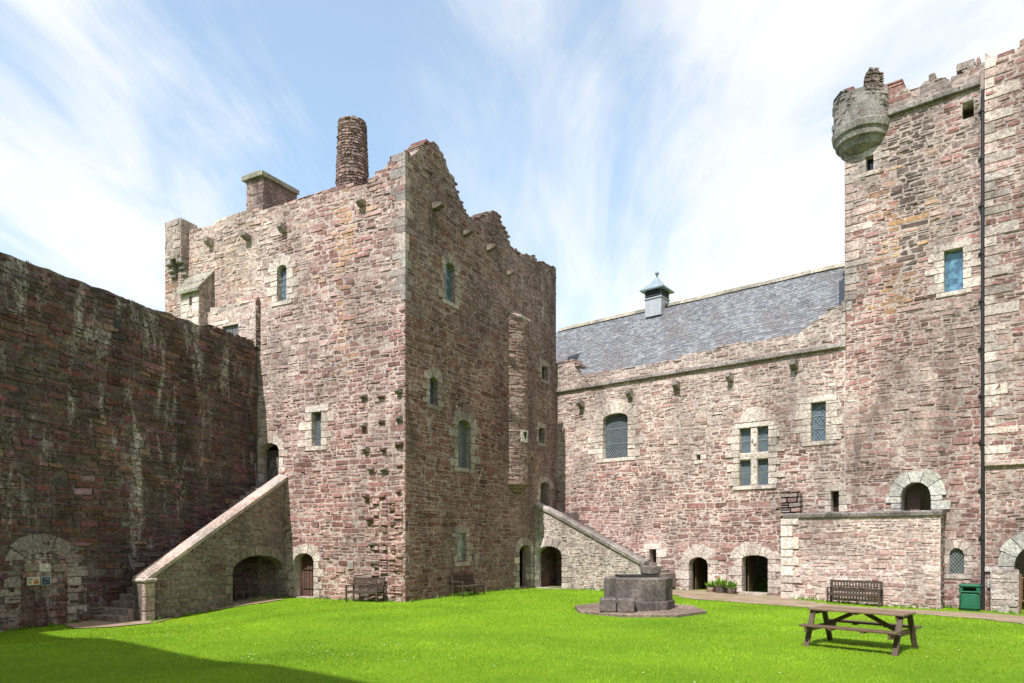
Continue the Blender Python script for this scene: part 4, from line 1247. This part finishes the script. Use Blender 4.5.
path3 = [lwb(60, -.2), lwb(150, -.2), tuple(SLp.at(u_end - .3, 0, .1).xy), gp(150, 624), gp(170, 618), gp(200, 611), gp(232, 604), tuple(SLp.at(SLp.u(232), 0, -1.5).xy), tuple(SLp.at(SLp.u(283), 0, -1.5).xy), gp(285, 600), gp(262, 603.5), gp(232, 608), gp(190, 614.5),
         gp(150, 624), gp(110, 627.5), gp(75, 629)]
P3 = sheet('path', path3, .03, 'narrow dusty path curving round the foot of the left stair', .06)


def inpoly(x, y, P):
    c = np.zeros(len(x), bool); n = len(P)
    for i in range(n):
        a, b = P[i], P[(i + 1) % n]
        t = ((a.y > y) != (b.y > y)) & (x < (b.x - a.x) * (y - a.y) / ((b.y - a.y) or 1e-9) + a.x)
        c ^= t
    return c


nr = np.random.default_rng(4)
WC = (4.02, 22.0); WR = gp(952, 630)


def grass_patch(name, n, ylo, yhi, hgt, wid, label):
    # more blades where the lawn is near
    y = ylo + (yhi - ylo) * nr.random(n) ** 1.4
    x = (nr.random(n) * 1.7 - .85) * y
    keep_ = ~(inpoly(x, y, P1) & (nr.random(n) < .93)) & ~(inpoly(x, y, P3) & (nr.random(n) < .97)) & (np.hypot(x - WC[0], y - WC[1]) > 2.05)
    # inside the court only
    for pl in (LW, HP, KL, KR):
        dd = (x - pl.P.x) * pl.n.x + (y - pl.P.y) * pl.n.y
        if pl in (LW, HP): keep_ &= dd > .05
    dl = (x - KL.P.x) * KL.n.x + (y - KL.P.y) * KL.n.y; dr = (x - KR.P.x) * KR.n.x + (y - KR.P.y) * KR.n.y
    keep_ &= (dl > .05) | (dr > .05)
    x, y = x[keep_], y[keep_]; n = len(x); z = gnp(x, y)
    clump = np.array([noise.noise((a * 1.3, b * 1.3, 3)) for a, b in zip(x, y)]); big = np.array([noise.noise((a * .35, b * .35, 9)) for a, b in zip(x, y)])
    sc = (y / 14.0) ** .8
    h = hgt * (.55 + .8 * nr.random(n)) * (1 + .5 * clump) * (.6 + .4 * sc); w = wid * sc * (.7 + .6 * nr.random(n))
    a = nr.random(n) * 2 * np.pi; lean = h * (.2 + .8 * nr.random(n)); la = nr.random(n) * 2 * np.pi
    v = np.empty((n, 3, 3))
    v[:, 0] = np.stack([x - np.cos(a) * w, y - np.sin(a) * w, z - .004], 1)
    v[:, 1] = np.stack([x + np.cos(a) * w, y + np.sin(a) * w, z - .004], 1)
    v[:, 2] = np.stack([x + np.cos(la) * lean, y + np.sin(la) * lean, z + h], 1)
    base = np.array([.262, .405, .014]); dry = np.array([.30, .41, .05]); dk = np.array([.165, .31, .012])
    wear = np.exp(-(((x - WR[0]) ** 2 + (y - WR[1]) ** 2) / 1.6)) * .6 + np.exp(-((np.stack([np.hypot(x - q.x, y - q.y) for q in P1[::2]]).min(0)) / .7)) * .55 + .12 * (clump > .25)
    t = nr.random(n) * (1 - np.clip(wear, 0, .85)); c = np.where((t < .1)[:, None], dry, np.where((t < .38)[:, None], dk, base)) * (.85 + .3 * nr.random(n))[:, None] * (1 + .5 * big + .25 * clump)[:, None]
    me = bpy.data.meshes.new(name)
    me.vertices.add(n * 3); me.vertices.foreach_set('co', v.reshape(-1).astype(np.float32))
    me.loops.add(n * 3); me.loops.foreach_set('vertex_index', np.arange(n * 3, dtype=np.int32))
    me.polygons.add(n); me.polygons.foreach_set('loop_start', np.arange(0, n * 3, 3, dtype=np.int32))
    me.update(calc_edges=True)
    at = me.color_attributes.new('Col', 'FLOAT_COLOR', 'POINT')
    arr = np.ones((n, 3, 4), np.float32); arr[:, :, :3] = c[:, None, :]; at.data.foreach_set('color', arr.ravel())
    me.materials.append(M['blade'])
    o = bpy.data.objects.new(name, me); COL.objects.link(o); tag(o, label, 'grass', kind='stuff')


grass_patch('grass', 300000, 8.5, 40, .034, .006, 'short blades of mown courtyard grass')

def tufts(name, spots, label, hh, cols, cat, zf=None):
    mb = MB()
    for x, y in spots:
        z = zf if zf else g(x, y)
        for k in range(rng.randint(5, 11)):
            a = rng.uniform(0, 6.28); h = hh * rng.uniform(.4, 1.2); r0 = rng.uniform(0, .1); ln = h * rng.uniform(.2, .9); w_ = rng.uniform(.008, .02)
            p = Vector((x + r0 * math.cos(a * 3), y + r0 * math.sin(a * 3), z)); s_ = Vector((-math.sin(a), math.cos(a), 0)) * w_
            mb.add([p - s_, p + s_, p + Vector((math.cos(a) * ln, math.sin(a) * ln, h))], [[0, 1, 2]], vcol(rng.choice(cols)))
    tag(mb.obj(name, M['blade'], recalc=False), label, cat, kind='stuff')


def vcol(c, s=.15): k = rng.uniform(1 - s, 1 + s); return tuple(x * k for x in c)


sp_ = []
for pl, a, b, o0 in ((HP, HP.u(655), HP.u(688), .1), (HP.shift(1.2), TE.u(784), TE.u(940), .08), (HP, HP.u(944), HP.u(980), .1), (HP, HP.u(944), HP.u(980), .1), (HP.shift(.75), LO.u(990), LO.u(1024), .06), (KL, 0.0, KL.u(318), .1), (KR, 0.0, KR.u(515), .1),
                     (LW, -1, LW.u(95), .1), (SLp, SLp.u(280), u_end, .08), (RS, RS.u(565), ue, .08)):
    n = int(abs(b - a) * 7)
    for i in range(n):
        q = pl.at(rng.uniform(min(a, b), max(a, b)), 0, o0 + abs(rng.gauss(0, .12))); sp_.append((q.x, q.y))
tufts('weeds', sp_, 'tufts of longer grass and weeds along the foot of the walls', .16, [(.13, .26, .015), (.18, .3, .03), (.1, .2, .02)], 'weeds')
sp_ = []
for i in range(70):
    q = LW.at(rng.uniform(-1, LE), 0, -abs(rng.gauss(0, .35))); sp_.append((q.x, q.y))
tufts('moss', sp_, 'moss and short grass tufts on the head of the curtain wall', .1, [(.08, .1, .02), (.12, .13, .03), (.06, .07, .02)], 'moss', 11.2)
mb = MB()
for i in range(420):
    y = rng.uniform(9.5, 24); x = rng.uniform(-.8, .8) * y
    if noise.noise((x * .25, y * .25, 2)) < .05: continue
    z = g(x, y) + .035; r_ = rng.uniform(.009, .015)
    mb.add([Vector((x + r_ * math.cos(k * math.pi / 3), y + r_ * math.sin(k * math.pi / 3), z + (k % 2) * .004)) for k in range(6)], [list(range(6))], (.75, .74, .68))
tag(mb.obj('daisies', M['plain'], recalc=False), 'scattered small white daisies in the lawn', 'daisies', kind='stuff')

# ================================================================== 10. well head
wx, wy = WC; wg = g(wx, wy)
well = thing('well_head', (wx, wy, wg), 'squat octagonal dark stone well head on a paved base in the lawn', 'well')
OCT = R(-90 - 50 + 0)
mb = MB(); lathe(mb, (wx, wy, wg), [(2.12, -.2), (2.12, .06), (2.08, .085)], 8, (.21, .155, .125), R(22)); mb.obj('paving', M['stair'], well)
mb = MB(); a0 = R(-50)
def octring(r, z): return [Vector((wx + r * math.sin(R(-50 + 45 * k)), wy - r * math.cos(R(-50 + 45 * k)), wg + z)) for k in range(8)]
cw = [(.13, .108, .101), (.105, .089, .083), (.15, .126, .116)]
def octcourse(r, z0, z1, bevtop=.03):
    for k in range(8):
        for s0_, s1_ in ((0, .5), (.5, 1)):
            p, q = octring(r, 0)[k], octring(r, 0)[(k + 1) % 8]
            a, b = p.lerp(q, s0_ + .004), p.lerp(q, s1_ - .004); c0 = Vector((wx, wy, wg))
            ai, bi = a.lerp(c0, .3), b.lerp(c0, .3); at_, bt_ = a.lerp(c0, bevtop), b.lerp(c0, bevtop)
            V = lambda v, z: Vector((v.x, v.y, wg + z))
            vs = [V(a, z0), V(b, z0), V(bi, z0), V(ai, z0), V(a, z1 - .03), V(b, z1 - .03), V(bt_, z1), V(at_, z1), V(bi, z1), V(ai, z1)]
            mb.add(vs, [[0, 3, 2, 1], [0, 1, 5, 4], [4, 5, 6, 7], [7, 6, 8, 9], [1, 2, 8, 6, 5], [3, 0, 4, 7, 9], [2, 3, 9, 8]], pick(rng, cw, .85, 1.15))
octcourse(1.15, .08, .36, .02); octcourse(1.08, .362, .74, .012); octcourse(1.08, .742, 1.06, .06)
mb.obj('kerb', M['grey'], well)
mb = MB(); lathe(mb, (wx, wy, wg), [(.8, .9), (.8, 1.068)], 8, (.12, .1, .094), R(-5)); mb.obj('cover_slab', M['grey'], well)
mb = MB(); box(mb, (wx - .05, wy - .05, wg + 1.105), (1.25, .7, .06), R(4), (.025, .024, .024)); mb.obj('iron_plate', M['iron'], well)
mb = MB(); px_, py_ = gp(619, 609.8); dq = (px_, py_)
for i, s_ in enumerate((-1, 1)):
    box(mb, (wx - .86 + s_ * .26, wy - 1.2 + s_ * -.05, wg + .08 + .2), (.5, .62, .4), R(-8), pick(rng, cw), .03)
mb.obj('step', M['grey'], well)
mb = MB(); box(mb, (wx + .42, wy + .1, wg + 1.135 + .14), (.5, .5, .28), R(25), (.14, .115, .106), .04)
mb.obj('cap_stone', M['grey'], well)

# ================================================================== 11. picnic table (built round the origin, long side on X)
def vcol(c, s=.15): k = rng.uniform(1 - s, 1 + s); return tuple(x * k for x in c)
WD = (.088, .052, .03)
pt = thing('picnic_table', (0, 0, 0), 'brown wooden picnic table with attached benches standing on the lawn', 'picnic table')
Lh = .9
mb = MB()
for i in range(5): box(mb, (0, -.3 + i * .15, .735), (2 * Lh, .142, .04), 0, vcol((.14, .09, .056), .25), .006)
tt = mb.obj('tabletop', M['wood'], pt)
for s_ in (-1, 1):
    mb = MB()
    for k_ in range(2): box(mb, (0, s_ * (.57 + k_ * .14), .43), (2 * Lh, .132, .04), 0, vcol(WD), .006)
    mb.obj('seat', M['wood'], pt)
for sx in (-1, 1):
    X_ = sx * (Lh - .08)
    for s_ in (-1, 1):
        mb = MB(); bar(mb, (X_, s_ * .26, .72), (X_, s_ * .62, -.03), .045, .1, vcol((.082, .052, .034)), up=(1, 0, 0)); mb.obj('leg', M['wood'], pt)
    mb = MB(); bar(mb, (X_ - sx * .047, -.76, .36), (X_ - sx * .047, .76, .36), .045, .1, vcol(WD)); bar(mb, (X_ - sx * .047, -.34, .68), (X_ - sx * .047, .34, .68), .045, .08, vcol(WD)); mb.obj('crossbar', M['wood'], pt)
    mb = MB(); bar(mb, (X_ - sx * .09, 0, .37), (sx * .1, 0, .7), .045, .08, vcol(WD)); mb.obj('brace', M['wood'], pt)
for x_ in (0,):
    mb = MB()
    box(mb, (0, 0, .695), (.08, .7, .035), 0, vcol(WD)); mb.obj('batten', M['wood'], pt)
for s_ in (-1, 1):
    for x_ in (-.3, .3):
        mb = MB(); box(mb, (x_, s_ * .64, .395), (.07, .26, .03), 0, vcol(WD)); mb.obj('seat_batten', M['wood'], pt)
foot = [(809.5, 645.5), (898, 656.5), (827, 641), (912.5, 648.5)]
fpnt = [Vector(gp(*f)) for f in foot]
ctr = sum(fpnt, Vector((0, 0))) / 4
dl = ((fpnt[1] - fpnt[0]) + (fpnt[3] - fpnt[2])).normalized()
pt.location = (ctr.x, ctr.y, g(ctr.x, ctr.y)); pt.rotation_euler.z = math.atan2(dl.y, dl.x)
print('picnic', ctr, (fpnt[1] - fpnt[0]).length, (fpnt[2] - fpnt[0]).length)

# ================================================================== 12. benches (built round the origin, facing -Y)
def bench(ln=1.8):
    t = thing('garden_bench', (0, 0, 0), 'x', 'bench', 'wooden benches round the courtyard')
    h = ln / 2; c = (.05, .031, .022)
    mb = MB()
    for i in range(5): box(mb, (0, -.26 + i * .105, .43), (ln - .06, .085, .028), 0, vcol(c), .005)
    bar(mb, (-h + .03, -.3, .385), (h - .03, -.3, .385), .03, .07, c); bar(mb, (-h + .03, .2, .385), (h - .03, .2, .385), .03, .07, c)
    mb.obj('seat', M['wood'], t)
    mb = MB(); bar(mb, (-h, .27, .92), (h, .27, .92), .04, .09, vcol(c)); bar(mb, (-h, .24, .53), (h, .24, .53), .035, .06, vcol(c)); bar(mb, (-h, .25, .72), (h, .25, .72), .03, .035, vcol(c))
    n = int(ln / .105)
    for i in range(n):
        x = -h + .08 + (ln - .16) * i / (n - 1); bar(mb, (x, .24, .53), (x, .27, .9), .055, .018, vcol(c), up=(0, 1, 0))
    mb.obj('backrest', M['wood'], t)
    for s_ in (-1, 1):
        mb = MB(); bar(mb, (s_ * (h - .03), -.31, 0), (s_ * (h - .03), -.31, .64), .06, .06, vcol(c)); mb.obj('leg', M['wood'], t)
        mb = MB(); bar(mb, (s_ * (h - .03), .22, 0), (s_ * (h - .03), .235, .45), .06, .06, vcol(c)); bar(mb, (s_ * (h - .03), .235, .45), (s_ * (h - .03), .275, .94), .06, .06, vcol(c)); mb.obj('leg', M['wood'], t)
        mb = MB(); box(mb, (s_ * (h - .03), -.05, .655), (.07, .6, .035), 0, vcol(c), .006); mb.obj('armrest', M['wood'], t)
    return t


def put(t, x, y, n, turn=0.0, sc_=1.0):
    t.location = (x, y, g(x, y) + .005); t.rotation_euler.z = math.atan2(n.x, -n.y) + turn; t.scale = (sc_, 1, 1)


b1 = bench()
p = TE.at(TE.u(854.5, .55), 0, .55); put(b1, p.x, p.y, TE.n, 0, 1.1); b1['label'] = 'slatted dark wooden bench against the pale terrace wall, behind the picnic table'
b2 = copy_tree(b1); p = KL.at(KL.u(365.5, .5), 0, .5); put(b2, p.x, p.y, KL.n, .12, .82); b2['label'] = 'dark wooden bench in the sun near the ragged corner of the tower house'
b3 = copy_tree(b1); p = KR.at(KR.u(468, .5), 0, .5); put(b3, p.x, p.y, KR.n, 0, .95); b3['label'] = 'dark wooden bench in shade against the right face of the tower house'
b4 = copy_tree(b1); p = SLp.at(SLp.u(243, -.6), 0, -.75); put(b4, p.x, p.y, SLp.n, 0, .72); b4['label'] = 'dark bench sheltered inside the arch under the left stair'

# ================================================================== 13. litter bin
bp = HP.at(HP.u(970, .85), 0, .85); bz = g(bp.x, bp.y); rz = math.atan2(HP.d.y, HP.d.x)
bn = thing('litter_bin', (bp.x, bp.y, bz), 'dark green hooded litter bin beside the black drainpipe', 'litter bin')
GR = (.012, .095, .05)
fb = Plane((bp.x, bp.y), 128.45); fb.n = HP.n.copy()
mb = MB(); box(mb, (bp.x, bp.y, bz + .37), (.66, .58, .66), rz, GR, .07); mb.obj('body', M['paint'], bn)
mb = MB(); box(mb, (bp.x, bp.y, bz + .03), (.58, .5, .06), rz, (.01, .04, .025), .01); mb.obj('base', M['paint'], bn)
mb = MB(); box(mb, (bp.x, bp.y, bz + .735), (.7, .62, .06), rz, GR, .025)
for s_ in (-1, 1):
    q = fb.at(s_ * .27, 0, 0); box(mb, (q.x, q.y, bz + .83), (.13, .56, .16), rz, GR, .03)
q = fb.at(0, 0, -.24); box(mb, (q.x, q.y, bz + .83), (.5, .06, .15), rz, (.01, .03, .02))
box(mb, (bp.x, bp.y, bz + .965), (.7, .62, .13), rz, GR, .05); mb.obj('hood', M['paint'], bn)
mb = MB(); prism(mb, fb, rect(-.2, .2, bz + .77, bz + .9), .1, -.2, .01, (.006, .008, .007)); mb.obj('opening', M['iron'], bn)
mb = MB(); prism(mb, fb, rect(-.22, .22, bz + .2, bz + .58), .297, .28, .01, (.014, .105, .056)); mb.obj('door_panel', M['paint'], bn)

# ================================================================== 14. potted plants by the hall door
def potted(px, py, rad, h, pcol, n, label, spread):
    x, y = gp(px, py); z = g(x, y) + .02
    t = thing('potted_plant', (x, y, z), label, 'plant pot', 'potted plants by the hall doors')
    mb = MB(); lathe(mb, (x, y, z), [(rad * .72, 0), (rad * .95, h * .5), (rad, h * .85), (rad * 1.06, h * .88), (rad * 1.06, h), (rad * .92, h), (rad * .9, h * .8)], 18, pcol); mb.obj('pot', M['dressed'], t, smooth=False)
    mb = MB()
    for i in range(n):
        a = rng.uniform(0, 6.28); r0 = rng.uniform(0, rad * .7); L_ = rng.uniform(.25, .55) * spread; el = rng.uniform(.35, 1.4)
        p0 = Vector((x + r0 * math.cos(a), y + r0 * math.sin(a), z + h * .85)); d = Vector((math.cos(a) * math.cos(el), math.sin(a) * math.cos(el), math.sin(el)))
        s_ = d.cross(Vector((0, 0, 1))).normalized() * rng.uniform(.03, .06); m_ = p0 + d * L_ * .6; e_ = p0 + d * L_ - Vector((0, 0, .08 * L_ * 3 * math.cos(el)))
        c = rng.choice([(.2, .36, .04), (.14, .3, .03), (.28, .42, .06), (.1, .22, .03)])
        mb.add([p0 - s_ * .3, p0 + s_ * .3, m_ + s_, m_ - s_, e_], [[0, 1, 2, 3], [3, 2, 4]], c)
    mb.obj('leaves', M['leaf'], t, recalc=False)
    return t


potted(711, 592.3, .21, .24, (.3, .22, .17), 55, 'low leafy plant in a tan pot, nearest the narrow hall door', .8)
potted(721, 593.2, .28, .34, (.17, .14, .125), 80, 'tallest leafy plant in a dark round pot, between the two smaller pots', 1.05)
potted(731.5, 594.3, .24, .3, (.2, .15, .12), 70, 'bushy plant in a brown pot, nearest the wide hall door', .95)

# door step slab
mb = MB(); a, b = HP.u(737), HP.u(771)
prism(mb, HP, rect(a, b, -.4, g(*HP.at(a, 0, .3).xy) + .1), .55, -.1, .02, (.48, .42, .36)); st = mb.obj('doorstep', M['dressed'], hall)
# small plaque on the tower foot
pu_, pz_ = KL.uz(351.5, 565)
mb = MB(); prism(mb, KL, rect(pu_ - .15, pu_ + .15, pz_ - .17, pz_ + .17), .09, .0, .01, (.3, .26, .23)); prism(mb, KL, rect(pu_ - .1, pu_ + .08, pz_ - .1, pz_ + .1), .094, .08, .002, (.2, .19, .18))
o = mb.obj('wall_plaque', M['plain'], keep)

# ================================================================== sky, sun, camera
AZ = 30.9
SKX, SKY_ = 1.7, 5.3
w = bpy.data.worlds.new('World'); scene.world = w; w.use_nodes = True
nt = w.node_tree; L = nt.links; bg = nt.nodes['Background']
sky = N(nt, 'ShaderNodeTexSky'); sky.sky_type = 'NISHITA'; sky.sun_disc = False; sky.sun_elevation = R(SD)
sky.sun_rotation = R(180 + AZ)
sky.air_density = 1.0; sky.dust_density = .6; sky.ozone_density = 1.2
tc = N(nt, 'ShaderNodeTexCoord'); sp = N(nt, 'ShaderNodeSeparateXYZ'); L.new(tc.outputs['Generated'], sp.inputs[0])
zz = math_n(nt, 'ADD', math_n(nt, 'MAXIMUM', sp.outputs[2], 0.0), .10)
cx = math_n(nt, 'DIVIDE', sp.outputs[0], zz); cyy = math_n(nt, 'DIVIDE', sp.outputs[1], zz)
cb = N(nt, 'ShaderNodeCombineXYZ'); L.new(cx, cb.inputs[0]); L.new(cyy, cb.inputs[1])
def cloud(rot, sc_, loc, detail, rough, dist):
    m_ = N(nt, 'ShaderNodeMapping'); m_.inputs['Rotation'].default_value = (0, 0, R(rot)); m_.inputs['Scale'].default_value = sc_; m_.inputs['Location'].default_value = loc
    L.new(cb.outputs[0], m_.inputs[0]); return noise_node(nt, m_.outputs[0], 1.0, detail, rough, dist)


n1 = cloud(6, (1.0, .2, 1), (3.4, 1.2, 0), 8, .58, .6)
n3 = cloud(-18, (2.6, .8, 1), (7.1, .4, 0), 8, .65, 1.2)
n2 = cloud(0, (.75, .5, 1), (SKX, SKY_, 0), 5, .52, .6)
tot = math_n(nt, 'ADD', math_n(nt, 'ADD', math_n(nt, 'MULTIPLY', n1, .42), math_n(nt, 'MULTIPLY', n2, .7)), math_n(nt, 'MULTIPLY', n3, .25))
tot = math_n(nt, 'ADD', tot, math_n(nt, 'MULTIPLY', sp.outputs[0], .12))
cl = ramp(nt, tot, .54, .73, .3, 1.0)
hz_ = ramp(nt, sp.outputs[2], .10, .62, .9, .0)
cl = math_n(nt, 'MAXIMUM', cl, hz_)
col = mix(nt, math_n(nt, 'MULTIPLY', cl, .95), mix(nt, 1.0, sky.outputs[0], (.98, 1.42, 1.46), 'MULTIPLY'), (5.5, 5.55, 5.6))
L.new(col, bg.inputs['Color']); bg.inputs['Strength'].default_value = .12
sun = bpy.data.lights.new('Sun', 'SUN'); sun.energy = 4.5; sun.angle = R(.53); sun.color = (1, .965, .915)
so = bpy.data.objects.new('sun', sun); COL.objects.link(so)
ld = Vector((math.sin(R(AZ)) * math.cos(R(SD)), math.cos(R(AZ)) * math.cos(R(SD)), -math.sin(R(SD))))
so.rotation_euler = ld.to_track_quat('-Z', 'Y').to_euler(); so.location = (-20, -30, 60)

cam = bpy.data.cameras.new('Camera'); co = bpy.data.objects.new('Camera', cam); COL.objects.link(co); scene.camera = co
cam.sensor_width = 36; cam.lens = F / 1024 * 36; cam.shift_y = (HY - 341.5) / 1024; cam.clip_end = 2000
co.location = (0, 0, E); co.rotation_euler = (R(90), 0, 0)
scene.view_settings.view_transform = 'Standard'; scene.view_settings.look = 'None'; scene.view_settings.exposure = .7; scene.view_settings.gamma = 1
